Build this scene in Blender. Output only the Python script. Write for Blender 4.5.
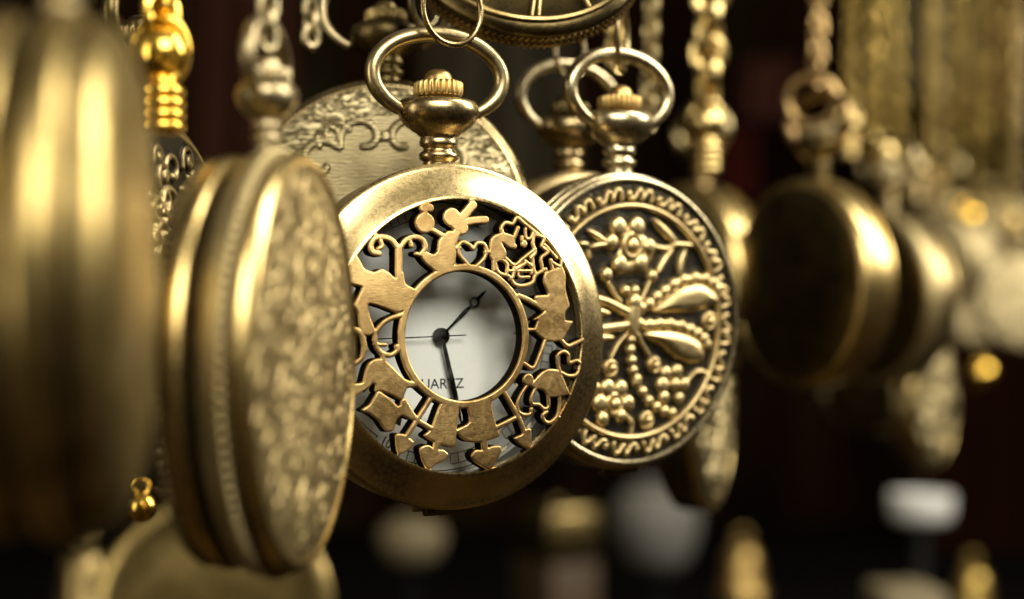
import bpy, math, random
import numpy as np
from mathutils import Matrix, Vector

# ------------------------------------------------------------------ camera, world, lamps, exposure
S = 0.001                       # everything is modelled in millimetres, the scene is in metres
H = 1300.0                      # height of the camera above the floor, mm
FPX = 1706.67                   # focal length in pixels (60 mm lens, 36 mm sensor, 1024 px)
scene = bpy.context.scene
for o in list(bpy.data.objects):
    bpy.data.objects.remove(o, do_unlink=True)
COL = scene.collection

cam_data = bpy.data.cameras.new('camera')
cam = bpy.data.objects.new('camera', cam_data)
COL.objects.link(cam)
cam.location = (0, 0, H * S)
cam.rotation_euler = (math.radians(90), 0, 0)
cam_data.lens = 60
cam_data.sensor_width = 36
cam_data.clip_start = 0.005
cam_data.clip_end = 20
cam_data.dof.use_dof = True
cam_data.dof.focus_distance = 0.2295
cam_data.dof.aperture_fstop = 10.2
scene.camera = cam

world = bpy.data.worlds.new('World')
scene.world = world
world.use_nodes = True
wn, wl = world.node_tree.nodes, world.node_tree.links
wtc = wn.new('ShaderNodeTexCoord')
wsep = wn.new('ShaderNodeSeparateXYZ')
wramp = wn.new('ShaderNodeValToRGB')
wl.new(wtc.outputs['Generated'], wsep.inputs[0])
wmr = wn.new('ShaderNodeMapRange')
wmr.inputs['From Min'].default_value = -1
wl.new(wsep.outputs['Z'], wmr.inputs['Value'])
wl.new(wmr.outputs[0], wramp.inputs[0])
cr = wramp.color_ramp
cr.elements[0].position = 0.25; cr.elements[0].color = (0.075, 0.043, 0.012, 1)
cr.elements[1].position = 0.95; cr.elements[1].color = (0.50, 0.44, 0.31, 1)
e = cr.elements.new(0.52); e.color = (0.038, 0.028, 0.013, 1)
wnz = wn.new('ShaderNodeTexNoise'); wnz.inputs['Scale'].default_value = 2.6; wnz.inputs['Detail'].default_value = 2.5
wl.new(wtc.outputs['Generated'], wnz.inputs['Vector'])
wpt = wn.new('ShaderNodeMapRange'); wl.new(wnz.outputs['Fac'], wpt.inputs[0])
for i_, x_ in enumerate((0.45, 0.58, 0.12, 2.0)): wpt.inputs[i_+1].default_value = x_
wmx = wn.new('ShaderNodeMix'); wmx.data_type = 'RGBA'; wmx.blend_type = 'MULTIPLY'; wmx.inputs[0].default_value = 1.0
wl.new(wramp.outputs[0], wmx.inputs[6]); wl.new(wpt.outputs[0], wmx.inputs[7])
wl.new(wmx.outputs[2], wn['Background'].inputs['Color'])          # invented noise patches of light and dark, added for the metal reflections
wn['Background'].inputs['Strength'].default_value = 0.5


def area(name, loc, target, sx, sy, power, col):
    d = bpy.data.lights.new(name, 'AREA')
    d.shape = 'RECTANGLE'; d.size = sx; d.size_y = sy; d.energy = power; d.color = col
    o = bpy.data.objects.new(name, d); COL.objects.link(o)
    o.location = loc
    v = Vector(target) - Vector(loc)
    o.rotation_euler = v.to_track_quat('-Z', 'Y').to_euler()
    return o

MID = (0.0, 0.24, H * S)
area('stall_lamp_right', (0.60, 0.36, H*S + 0.44), MID, 0.22, 0.60, 10.5, (1.0, 0.95, 0.82))
area('stall_lamp_front', (0.30, -0.36, H*S + 0.46), MID, 0.50, 0.36, 8.5, (1.0, 0.95, 0.82))
area('left_fill', (-0.55, -0.25, H*S + 0.10), MID, 0.16, 0.5, 1.6, (1.0, 0.92, 0.74))  # weak fill light added at the left, not part of the stall
scene.view_settings.view_transform = 'Standard'
scene.view_settings.look = 'None'
scene.view_settings.exposure = 0.0
scene.view_settings.gamma = 1.0
scene.render.engine = 'CYCLES'

# ------------------------------------------------------------------ materials
def newmat(name):
    m = bpy.data.materials.new(name); m.use_nodes = True
    nt = m.node_tree; b = nt.nodes['Principled BSDF']
    return m, nt.nodes, nt.links, b

def coords(n, l, scale):
    tc = n.new('ShaderNodeTexCoord'); mp = n.new('ShaderNodeMapping')
    mp.inputs['Scale'].default_value = (1000*scale[0], 1000*scale[1], 1000*scale[2])
    l.new(tc.outputs['Object'], mp.inputs['Vector'])
    return mp.outputs[0], tc.outputs['Object']

def noise(n, l, vec, sc, detail=4, rough=0.55, dist=0):
    t = n.new('ShaderNodeTexNoise'); l.new(vec, t.inputs['Vector'])
    t.inputs['Scale'].default_value = sc; t.inputs['Detail'].default_value = detail
    t.inputs['Roughness'].default_value = rough; t.inputs['Distortion'].default_value = dist
    return t.outputs['Fac']

def ramp(n, l, fac, stops):
    r = n.new('ShaderNodeValToRGB'); l.new(fac, r.inputs[0])
    r.color_ramp.elements[0].position, r.color_ramp.elements[0].color = stops[0][0], (*stops[0][1], 1)
    r.color_ramp.elements[1].position, r.color_ramp.elements[1].color = stops[-1][0], (*stops[-1][1], 1)
    for p, c in stops[1:-1]:
        e = r.color_ramp.elements.new(p); e.color = (*c, 1)
    return r.outputs[0]

def mixc(n, l, fac, a, b, blend='MIX'):
    m = n.new('ShaderNodeMix'); m.data_type = 'RGBA'; m.blend_type = blend
    for s, v in ((m.inputs[0], fac), (m.inputs[6], a), (m.inputs[7], b)):
        if isinstance(v, (tuple, float, int)):
            s.default_value = v if isinstance(v, (float, int)) else (*v, 1)
        else:
            l.new(v, s)
    return m.outputs[2]

def maprange(n, l, v, a, b, c, d):
    m = n.new('ShaderNodeMapRange'); l.new(v, m.inputs[0])
    for i, x in enumerate((a, b, c, d)): m.inputs[i+1].default_value = x
    return m.outputs[0]

def brass(name, col=(0.60, 0.46, 0.22), dark=(0.16, 0.10, 0.035), rough=0.30, tarnish=0.5, bump=0.25,
          height=None, patina=(0.030, 0.024, 0.016), grain=(1, 1, 1), foot_band=False):
    """aged brass: worn bright metal, brown tarnish blotches, fine scratches; height=(z0, z1) in mm
    puts plain black in the recesses of a relief, by height alone"""
    m, n, l, b = newmat(name)
    v, raw = coords(n, l, grain)
    big = noise(n, l, v, 0.16, 5, 0.62, 0.6)
    fine = noise(n, l, v, 1.7, 6, 0.7)
    spot = noise(n, l, v, 0.75, 3, 0.5)
    f = maprange(n, l, big, 0.40, 0.68, 0.0, tarnish)
    c = mixc(n, l, f, col, dark)
    f2 = maprange(n, l, fine, 0.50, 0.85, 0.0, 0.35*tarnish + 0.05)
    c = mixc(n, l, f2, c, dark)
    f3 = maprange(n, l, spot, 0.70, 0.75, 0.0, 0.45*tarnish)
    c = mixc(n, l, f3, c, (dark[0]*0.6, dark[1]*0.6, dark[2]*0.6))
    r = maprange(n, l, fine, 0.3, 0.8, rough*0.80, rough*1.45)
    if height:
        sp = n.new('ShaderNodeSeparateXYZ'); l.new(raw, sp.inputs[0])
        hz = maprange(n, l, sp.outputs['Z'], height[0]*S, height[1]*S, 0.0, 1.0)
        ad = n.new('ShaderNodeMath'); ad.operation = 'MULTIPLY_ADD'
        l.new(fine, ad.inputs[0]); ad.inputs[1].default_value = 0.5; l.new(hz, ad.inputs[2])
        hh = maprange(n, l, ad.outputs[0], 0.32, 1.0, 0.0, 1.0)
        pc = ramp(n, l, hz, [(0.0, patina), (0.03, patina), (0.10, (0.006, 0.005, 0.004)), (0.5, (0.010, 0.008, 0.005))]) if foot_band else None  # black band just above the floor, at the foot of raised shapes
        c = mixc(n, l, hh, pc if foot_band else patina, c)
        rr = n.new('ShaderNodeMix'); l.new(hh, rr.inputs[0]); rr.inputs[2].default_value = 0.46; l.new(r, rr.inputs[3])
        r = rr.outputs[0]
    l.new(c, b.inputs['Base Color']); l.new(r, b.inputs['Roughness'])
    b.inputs['Metallic'].default_value = 1.0
    # hairline scratches and pits
    sc, _ = coords(n, l, (grain[0]*0.5, grain[1]*4.0, grain[2]*1.0))
    hair = noise(n, l, sc, 2.2, 3, 0.6, 0.3)
    sm = n.new('ShaderNodeMath'); sm.operation = 'ADD'; l.new(hair, sm.inputs[0]); l.new(fine, sm.inputs[1])
    bp = n.new('ShaderNodeBump'); bp.inputs['Strength'].default_value = bump
    bp.inputs['Distance'].default_value = 0.00006
    l.new(sm.outputs[0], bp.inputs['Height']); l.new(bp.outputs[0], b.inputs['Normal'])
    return m

def simple(name, col, rough=0.6, metal=0.0, var=0.25, sc=0.4):
    m, n, l, b = newmat(name)
    v, _ = coords(n, l, (1, 1, 1))
    f = noise(n, l, v, sc, 5)
    c = mixc(n, l, f, tuple(x*(1-var) for x in col), tuple(min(1, x*(1+var)) for x in col))
    l.new(c, b.inputs['Base Color']); b.inputs['Roughness'].default_value = rough
    b.inputs['Metallic'].default_value = metal
    if rough > 0.7: b.inputs['Specular IOR Level'].default_value = 0.0
    return m

M_BEZEL = brass('aged brass', (0.56, 0.43, 0.21), (0.17, 0.105, 0.035), 0.25, 0.38, 0.07)
M_CASE = brass('dull brass', (0.48, 0.37, 0.18), (0.12, 0.08, 0.03), 0.30, 0.6, 0.3)
M_FRET = brass('cutwork brass', (0.66, 0.45, 0.19), (0.20, 0.115, 0.035), 0.40, 0.8, 0.38)
M_SATIN = brass('satin brass', (0.40, 0.32, 0.16), (0.22, 0.16, 0.07), 0.46, 0.3, 0.1)
M_BLACK = simple('plain black', (0.010, 0.008, 0.005), 0.75, 0.0, 0.4, 1.0)  # oxide, darkened to hold the shadows beside the cutwork as well
M_PEND = brass('pendant brass', (0.42, 0.32, 0.16), (0.11, 0.07, 0.025), 0.25, 0.75, 0.15)
M_CROWN = brass('crown brass', (0.50, 0.34, 0.12), (0.13, 0.08, 0.025), 0.36, 0.7, 0.4)
M_BOW = brass('bow brass', (0.46, 0.37, 0.19), (0.15, 0.10, 0.04), 0.30, 0.5, 0.15)
M_RELIEF = brass('relief brass', (0.60, 0.46, 0.22), (0.26, 0.17, 0.07), 0.36, 0.35, 0.3, height=(0.41, 0.86), patina=(0.030, 0.027, 0.021), foot_band=True)
M_RIMFLY = brass('pale brass', (0.60, 0.50, 0.30), (0.14, 0.10, 0.045), 0.27, 0.5, 0.12)
M_GOLD = brass('yellow gold plate', (0.85, 0.55, 0.10), (0.45, 0.24, 0.03), 0.20, 0.3, 0.15)
M_SILVER = brass('worn nickel', (0.42, 0.34, 0.19), (0.12, 0.085, 0.04), 0.36, 0.8, 0.2)
M_DARKB = brass('blackened brass', (0.15, 0.11, 0.045), (0.03, 0.022, 0.012), 0.30, 0.7, 0.4)
M_COPPER = brass('coppery brass', (0.46, 0.31, 0.13), (0.15, 0.08, 0.04), 0.32, 0.5, 0.3)
M_POLISH = brass('polished brass', (0.62, 0.46, 0.19), (0.22, 0.14, 0.04), 0.27, 0.35, 0.15)
M_EMBOSS = brass('embossed brass', (0.46, 0.37, 0.19), (0.16, 0.11, 0.045), 0.38, 0.6, 0.4, height=(0.25, 1.2), patina=(0.10, 0.075, 0.035))
M_SLANTLID = brass('embossed pale brass', (0.52, 0.40, 0.19), (0.14, 0.09, 0.035), 0.44, 0.8, 0.4, height=(1.3, 2.1), patina=(0.20, 0.145, 0.06))
M_HAZE = brass('golden chain brass', (0.36, 0.25, 0.07), (0.12, 0.075, 0.015), 0.30, 0.4, 0.1)
M_FARG = brass('far pale brass', (0.44, 0.36, 0.20), (0.16, 0.11, 0.045), 0.42, 0.5, 0.1)
M_INK = simple('black ink', (0.008, 0.008, 0.008), 0.35, 0, 0.1)
M_HAND = simple('black steel', (0.004, 0.004, 0.004), 0.72, 0.0, 0.1)
M_BROAD = brass('soft brass', (0.50, 0.37, 0.145), (0.12, 0.08, 0.02), 0.31, 0.6, 0.1)
M_DARKLID = brass('blackened embossed brass', (0.34, 0.26, 0.12), (0.05, 0.035, 0.015), 0.36, 0.7, 0.4, height=(0.4, 0.9), patina=(0.015, 0.012, 0.008))
M_FILI = brass('filigree brass', (0.30, 0.22, 0.09), (0.06, 0.04, 0.015), 0.30, 0.6, 0.3)

def dial_mat():
    m, n, l, b = newmat('enamel dial')
    v, _ = coords(n, l, (1, 1, 1))
    f = noise(n, l, v, 0.35, 4)
    l.new(mixc(n, l, f, (0.86, 0.87, 0.83), (0.90, 0.90, 0.87)), b.inputs['Base Color'])
    b.inputs['Roughness'].default_value = 0.32
    return m
M_DIAL = dial_mat()

def glass_mat():
    m, n, l, b = newmat('watch glass')
    n.remove(b)
    out = n['Material Output']
    tr = n.new('ShaderNodeBsdfTransparent'); tr.inputs[0].default_value = (0.95, 0.96, 0.95, 1)
    gl = n.new('ShaderNodeBsdfGlossy'); gl.inputs['Roughness'].default_value = 0.03
    lw = n.new('ShaderNodeFresnel'); lw.inputs['IOR'].default_value = 1.5
    mx = n.new('ShaderNodeMixShader')
    vv, _ = coords(n, l, (1, 1, 1)); sm = noise(n, l, vv, 0.22, 4, 0.6, 1.0); df = n.new('ShaderNodeBsdfDiffuse'); df.inputs[0].default_value = (0.7, 0.7, 0.66, 1)
    hz = n.new('ShaderNodeMixShader'); l.new(maprange(n, l, sm, 0.45, 0.75, 0.0, 0.10), hz.inputs[0])       # smears of polish left on the crystal
    l.new(tr.outputs[0], hz.inputs[1]); l.new(df.outputs[0], hz.inputs[2])
    l.new(lw.outputs[0], mx.inputs[0]); l.new(hz.outputs[0], mx.inputs[1]); l.new(gl.outputs[0], mx.inputs[2])
    l.new(mx.outputs[0], out.inputs['Surface'])
    return m
M_GLASS = glass_mat()

def engraved_mat():
    """lid chased all over: short wavy cuts outside, fine parallel guilloche lines inside the scroll panel"""
    m, n, l, b = newmat('engraved brass')
    v, raw = coords(n, l, (1, 1, 1))
    st, _ = coords(n, l, (0.45, 1.7, 1))
    cuts = noise(n, l, st, 0.9, 2, 0.5, 2.4)
    w = n.new('ShaderNodeTexWave'); w.wave_type = 'BANDS'; w.bands_direction = 'Y'
    w.inputs['Scale'].default_value = 0.60; w.inputs['Distortion'].default_value = 4.5
    w.inputs['Detail'].default_value = 1; l.new(v, w.inputs['Vector'])
    ln = n.new('ShaderNodeVectorMath'); ln.operation = 'LENGTH'; l.new(v, ln.inputs[0])
    inner = maprange(n, l, ln.outputs['Value'], 16.0, 16.6, 1.0, 0.0)
    mx = n.new('ShaderNodeMix'); l.new(inner, mx.inputs[0]); l.new(cuts, mx.inputs[2]); l.new(w.outputs['Fac'], mx.inputs[3])
    hcut = maprange(n, l, mx.outputs[0], 0.42, 0.56, 0.0, 1.0)
    fine = noise(n, l, v, 1.5, 5)
    c = mixc(n, l, maprange(n, l, hcut, 0, 1, 0.9, 0.0), (0.68, 0.57, 0.32), (0.045, 0.032, 0.013))
    c = mixc(n, l, maprange(n, l, fine, 0.5, 0.8, 0, 0.5), c, (0.22, 0.15, 0.06))
    l.new(c, b.inputs['Base Color']); b.inputs['Metallic'].default_value = 1; b.inputs['Roughness'].default_value = 0.40
    bp = n.new('ShaderNodeBump'); bp.inputs['Strength'].default_value = 0.8; bp.inputs['Distance'].default_value = 0.00028
    l.new(hcut, bp.inputs['Height']); l.new(bp.outputs[0], b.inputs['Normal'])
    return m
M_ENGR = engraved_mat()

# ------------------------------------------------------------------ mesh helpers (mm in, metres out)
class MB:
    def __init__(self): self.v = []; self.f = []; self.m = []
    def add(self, vs, fs, mat=0):
        o = len(self.v); self.v += [tuple(p) for p in vs]
        self.f += [tuple(i+o for i in f) for f in fs]; self.m += [mat]*len(fs)
        return self

def build(name, mb, mats, parent=None, sharp=35):
    me = bpy.data.meshes.new(name)
    V = [(a*S, b*S, c*S) for a, b, c in mb.v]
    me.from_pydata(V, [], mb.f)
    if not isinstance(mats, (list, tuple)): mats = [mats]
    for m in mats: me.materials.append(m)
    me.polygons.foreach_set('material_index', mb.m)
    me.polygons.foreach_set('use_smooth', [True]*len(me.polygons))
    me.update()
    if sharp: me.set_sharp_from_angle(angle=math.radians(sharp))
    o = bpy.data.objects.new(name, me); COL.objects.link(o)
    if parent: o.parent = parent
    return o

def lathe(mb, prof, n=96, axis='z', c=(0, 0, 0), sc=(1, 1, 1), mat=0, ribs=0, ribamp=0.0, ribrange=None):
    """revolve (r, h) points; axis 'z' = watch normal, 'y' = up the pendant"""
    vs, fs = [], []
    for k, (r, h) in enumerate(prof):
        for i in range(n):
            a = 2*math.pi*i/n; rr = r
            if ribs and ribrange[0] <= k <= ribrange[1]:
                rr = r - ribamp*(0.5 - 0.5*math.copysign(abs(math.cos(ribs*a))**0.45, math.cos(ribs*a)))
            if axis == 'z': p = (rr*math.cos(a), rr*math.sin(a), h)
            else: p = (rr*math.sin(a), h, rr*math.cos(a))
            vs.append((p[0]*sc[0]+c[0], p[1]*sc[1]+c[1], p[2]*sc[2]+c[2]))
    for k in range(len(prof)-1):
        for i in range(n):
            j = (i+1) % n
            fs.append((k*n+i, k*n+j, (k+1)*n+j, (k+1)*n+i))
    for k, (r, h) in ((0, prof[0]), (len(prof)-1, prof[-1])):
        if r > 1e-6:
            continue
    mb.add(vs, fs, mat)
    return mb

def tube(mb, pts, r, n=14, closed=False, mat=0, caps=True, flat=None):
    P = np.array(pts, float); N = len(P)
    rs = r if hasattr(r, '__len__') else [r]*N
    if closed: T = np.roll(P, -1, 0) - np.roll(P, 1, 0)
    else: T = np.gradient(P, axis=0)
    T /= np.linalg.norm(T, axis=1)[:, None]
    a = np.array([0, 0, 1.0]) if abs(T[0][2]) < 0.9 else np.array([1.0, 0, 0])
    u = np.cross(T[0], a); u /= np.linalg.norm(u)
    vs, fs = [], []
    for k in range(N):
        u = u - T[k]*(u@T[k]); u /= np.linalg.norm(u); w = np.cross(T[k], u)
        for i in range(n):
            t = 2*math.pi*i/n
            vs.append(P[k] + rs[k]*(math.cos(t)*u + math.sin(t)*w))
    K = N if closed else N-1
    for k in range(K):
        k2 = (k+1) % N
        off = 0
        if closed and k == N-1:
            d = [np.linalg.norm(np.array(vs[k*n]) - np.array(vs[i])) for i in range(n)]
            off = int(np.argmin(d))
        for i in range(n):
            j = (i+1) % n
            fs.append((k*n+i, k*n+j, k2*n+(j+off) % n, k2*n+(i+off) % n))
    if not closed and caps:
        for k, s in ((0, -1), (N-1, 1)):
            c = len(vs); vs.append(P[k] + T[k]*s*rs[k]*0.45)
            for i in range(n):
                j = (i+1) % n
                fs.append((k*n+j, k*n+i, c) if s < 0 else (k*n+i, k*n+j, c))
    mb.add(vs, fs, mat)
    return mb

def box(mb, c, s, mat=0, rz=0.0, bev=0.0):
    x, y, z = s[0]/2, s[1]/2, s[2]/2; b = bev
    if b <= 0:
        lay = [(-z, 0), (z, 0)]
    else:
        lay = [(-z, b), (-z+b*0.3, b*0.3), (-z+b, 0), (z-b, 0), (z-b*0.3, b*0.3), (z, b)]
    vs, fs = [], []
    ca, sa = math.cos(rz), math.sin(rz)
    for h, i in lay:
        bb = max(b, 0.001)
        ring = []
        for sx, sy in ((1, 1), (-1, 1), (-1, -1), (1, -1)):
            for q in range(4):
                a = {(1, 1): 0, (-1, 1): 90, (-1, -1): 180, (1, -1): 270}[(sx, sy)] + q*30
                ring.append((sx*(x-bb) + (bb-i)*math.cos(math.radians(a)), sy*(y-bb) + (bb-i)*math.sin(math.radians(a))))
        for px, py in ring:
            vs.append((c[0]+px*ca-py*sa, c[1]+px*sa+py*ca, c[2]+h))
    n = 16
    for k in range(len(lay)-1):
        for i in range(n):
            j = (i+1) % n; fs.append((k*n+i, k*n+j, (k+1)*n+j, (k+1)*n+i))
    fs.append(tuple(range(n))[::-1]); fs.append(tuple(range((len(lay)-1)*n, len(lay)*n)))
    mb.add(vs, fs, mat)
    return mb

def empty(name, label, cat, pos, yaw=0, pitch=0, roll=0, group=None):
    """pos in mm relative to the camera; yaw = how far the face looks towards +x, degrees"""
    o = bpy.data.objects.new(name, None); COL.objects.link(o)
    o.empty_display_size = 0.005
    R = (Matrix.Rotation(math.radians(yaw), 4, 'Z') @ Matrix.Rotation(math.radians(pitch), 4, 'X')
         @ Matrix.Rotation(math.radians(90), 4, 'X') @ Matrix.Rotation(math.radians(roll), 4, 'Z'))
    o.matrix_world = Matrix.Translation((pos[0]*S, pos[1]*S, (pos[2]+H)*S)) @ R
    o['label'] = label; o['category'] = cat
    if group: o['group'] = group
    return o

def tag(o, label=None, cat=None, group=None, kind=None):
    for k, v in (('label', label), ('category', cat), ('group', group), ('kind', kind)):
        if v: o[k] = v
    return o

def at(px, py, d):
    """the place d mm in front of the lens that the photo shows at (px, py)"""
    return ((px-512)/FPX*d, d, -(py-299.5)/FPX*d)

# ------------------------------------------------------------------ signed distances for cut and raised metal
def d_seg(X, Y, p, q):
    p = np.array(p); q = np.array(q); d = q-p; L = max(d@d, 1e-9)
    t = np.clip(((X-p[0])*d[0] + (Y-p[1])*d[1])/L, 0, 1)
    return np.hypot(X-p[0]-t*d[0], Y-p[1]-t*d[1]), t

def smooth_path(pts, k=5):
    P = np.array(pts, float)
    if len(P) < 3: return P
    A = np.vstack([2*P[0]-P[1], P, 2*P[-1]-P[-2]])
    out = []
    for i in range(1, len(A)-2):
        for t in np.linspace(0, 1, k, endpoint=False):
            out.append(0.5*((2*A[i]) + (A[i+1]-A[i-1])*t + (2*A[i-1]-5*A[i]+4*A[i+1]-A[i+2])*t*t
                            + (3*A[i]-A[i-1]-3*A[i+1]+A[i+2])*t**3))
    out.append(P[-1])
    return np.array(out)

def d_path(X, Y, pts):
    if len(pts) == 1: return np.hypot(X-pts[0][0], Y-pts[0][1])
    P = smooth_path(pts); D = np.full(X.shape, 1e9)
    for i in range(len(P)-1): D = np.minimum(D, d_seg(X, Y, P[i], P[i+1])[0])
    return D

def round_poly(pts, k=4):
    P = [np.array(p, float) for p in pts]; n = len(P); out = []
    for i in range(n):
        a, b, c, d = P[i-1], P[i], P[(i+1) % n], P[(i+2) % n]
        for t in np.linspace(0, 1, k, endpoint=False):
            q = 0.5*((2*b) + (c-a)*t + (2*a-5*b+4*c-d)*t*t + (3*b-a-3*c+d)*t**3)
            out.append(q*0.7 + ((1-t)*b+t*c)*0.3)
    return out

def d_poly(X, Y, pts):
    P = np.array(pts, float); D = np.full(X.shape, 1e9); ins = np.zeros(X.shape, bool)
    for i in range(len(P)):
        a, b = P[i], P[(i+1) % len(P)]
        D = np.minimum(D, d_seg(X, Y, a, b)[0])
        if abs(a[1]-b[1]) > 1e-9:
            c = ((a[1] > Y) != (b[1] > Y)) & (X < (b[0]-a[0])*(Y-a[1])/(b[1]-a[1]) + a[0])
            ins ^= c
    return np.where(ins, -D, D)

def window(xs, ys, pts, pad):
    P = np.array(pts, float).reshape(-1, 2)
    a, b = np.searchsorted(xs, [P[:, 0].min()-pad, P[:, 0].max()+pad])
    c, d = np.searchsorted(ys, [P[:, 1].min()-pad, P[:, 1].max()+pad])
    return slice(c, d), slice(a, b)

def cut_plate(name, prims, mats, parent, rin, rout, ztop, thick, step=0.085, bev=0.22):
    """a pierced plate: the union of all prims, rounded on top, straight black walls below"""
    xs = np.arange(-rout-0.6, rout+0.6, step); ys = xs.copy()
    X, Y = np.meshgrid(xs, ys); rad = np.hypot(X, Y)
    D = np.maximum(rin-rad, rad-(rin+1.05))
    for kind, w, pts in prims:
        s = window(xs, ys, pts, 2.5+w)
        if kind == 's': d = d_path(X[s], Y[s], pts) - w
        else: d = d_poly(X[s], Y[s], round_poly(pts)) - 0.07
        D[s] = np.minimum(D[s], d)
    D = np.maximum(D, rad-rout); D = np.maximum(D, rin-rad)
    gy, gx = np.gradient(D, step); g = np.maximum(np.hypot(gx, gy), 1e-6)
    keep = (D[:-1, :-1]+D[1:, :-1]+D[:-1, 1:]+D[1:, 1:]) < 0
    use = np.zeros(D.shape, bool); cnt = np.zeros(D.shape, int)
    for dy in (0, 1):
        for dx in (0, 1):
            cnt[dy:dy+keep.shape[0], dx:dx+keep.shape[1]] += keep
    use = cnt > 0; bd = use & (cnt < 4)
    mv = np.where(bd, np.clip(D, -0.75*step, 0.75*step), 0)
    PX = X - mv*gx/g; PY = Y - mv*gy/g
    t = np.clip(np.where(bd, 0, -D), 0, bev)
    Z = ztop(np.hypot(PX, PY)) - (bev - np.sqrt(np.maximum(bev**2-(bev-t)**2, 0)))
    idx = -np.ones(D.shape, int); idx[use] = np.arange(use.sum())
    V = np.stack([PX[use], PY[use], Z[use]], 1)
    J, I = np.nonzero(keep)
    F = np.stack([idx[J, I], idx[J, I+1], idx[J+1, I+1], idx[J+1, I]], 1)
    mb = MB(); mb.add(V.tolist(), F.tolist(), 0)
    ed = {}
    for f in F.tolist():
        for k in range(4):
            e = (f[k], f[(k+1) % 4]); r = (e[1], e[0])
            if r in ed: del ed[r]
            else: ed[e] = 1
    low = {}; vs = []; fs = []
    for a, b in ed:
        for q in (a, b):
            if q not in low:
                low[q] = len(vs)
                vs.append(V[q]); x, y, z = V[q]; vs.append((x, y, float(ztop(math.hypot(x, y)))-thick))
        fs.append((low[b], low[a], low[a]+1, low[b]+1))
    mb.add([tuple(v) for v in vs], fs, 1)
    return build(name, mb, mats, parent, sharp=60)

def relief(name, prims, mat, parent, R, base, step=0.1, zbase=0.0, extra=None, skirt=0.0):
    """a disc whose front is a height field of domes, leaves, ridges and inflated outlines"""
    xs = np.arange(-R-step, R+step, step); ys = xs.copy()
    X, Y = np.meshgrid(xs, ys); rad = np.hypot(X, Y)
    Z = np.zeros(X.shape)
    for kind, w, h, pts in prims:
        s = window(xs, ys, pts, w+1.0); x, y = X[s], Y[s]; e = None
        if kind == 'm':
            q = np.hypot(x-pts[0][0], y-pts[0][1]); Z[s] = np.where(q < w, np.minimum(Z[s], h), Z[s]); continue
        if kind == 'd':
            q = np.hypot(x-pts[0][0], y-pts[0][1])/w; z = h*np.sqrt(np.clip(1-np.abs(q)**2.6, 0, 1))**0.8
        elif kind == 'o':
            q = (np.hypot(x-pts[0][0], y-pts[0][1])-w*0.8)/(w*0.28); z = h*np.sqrt(np.clip(1-q*q, 0, 1))
        elif kind == 'r':
            q = d_path(x, y, pts)/w; z = h*np.sqrt(np.clip(1-q**2.6, 0, 1))
        elif kind == 'l':
            d, t = d_seg(x, y, pts[0], pts[1]); ww = w*np.sqrt(np.clip(np.sin(np.pi*np.clip(t*0.94+0.03, 0, 1)), 0.02, 1))
            q = d/ww; z = h*np.sqrt(np.clip(1-q*q, 0, 1))
        else:
            d = 0.2-d_poly(x, y, round_poly(pts)); z = h*np.sqrt(np.clip(1-(1-np.clip(d/1.7, 0, 1))**2.2, 0, 1))
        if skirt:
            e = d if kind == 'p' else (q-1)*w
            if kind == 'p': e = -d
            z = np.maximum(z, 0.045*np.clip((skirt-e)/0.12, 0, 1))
        Z[s] = np.maximum(Z[s], z)
    if extra is not None: Z = np.maximum(Z, extra(X, Y, rad))
    Z = Z + base(rad) + zbase
    keep = (rad[:-1, :-1]+rad[1:, :-1]+rad[:-1, 1:]+rad[1:, 1:])/4 < R
    cnt = np.zeros(X.shape, int)
    for dy in (0, 1):
        for dx in (0, 1): cnt[dy:dy+keep.shape[0], dx:dx+keep.shape[1]] += keep
    use = cnt > 0; bd = use & (cnt < 4)
    sc = np.where(bd, R/np.maximum(rad, 1e-6), 1)
    idx = -np.ones(X.shape, int); idx[use] = np.arange(use.sum())
    V = np.stack([(X*sc)[use], (Y*sc)[use], Z[use]], 1); J, I = np.nonzero(keep)
    F = np.stack([idx[J, I], idx[J, I+1], idx[J+1, I+1], idx[J+1, I]], 1)
    mb = MB(); mb.add(V.tolist(), F.tolist(), 0)
    return build(name, mb, mat, parent, sharp=0)

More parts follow.
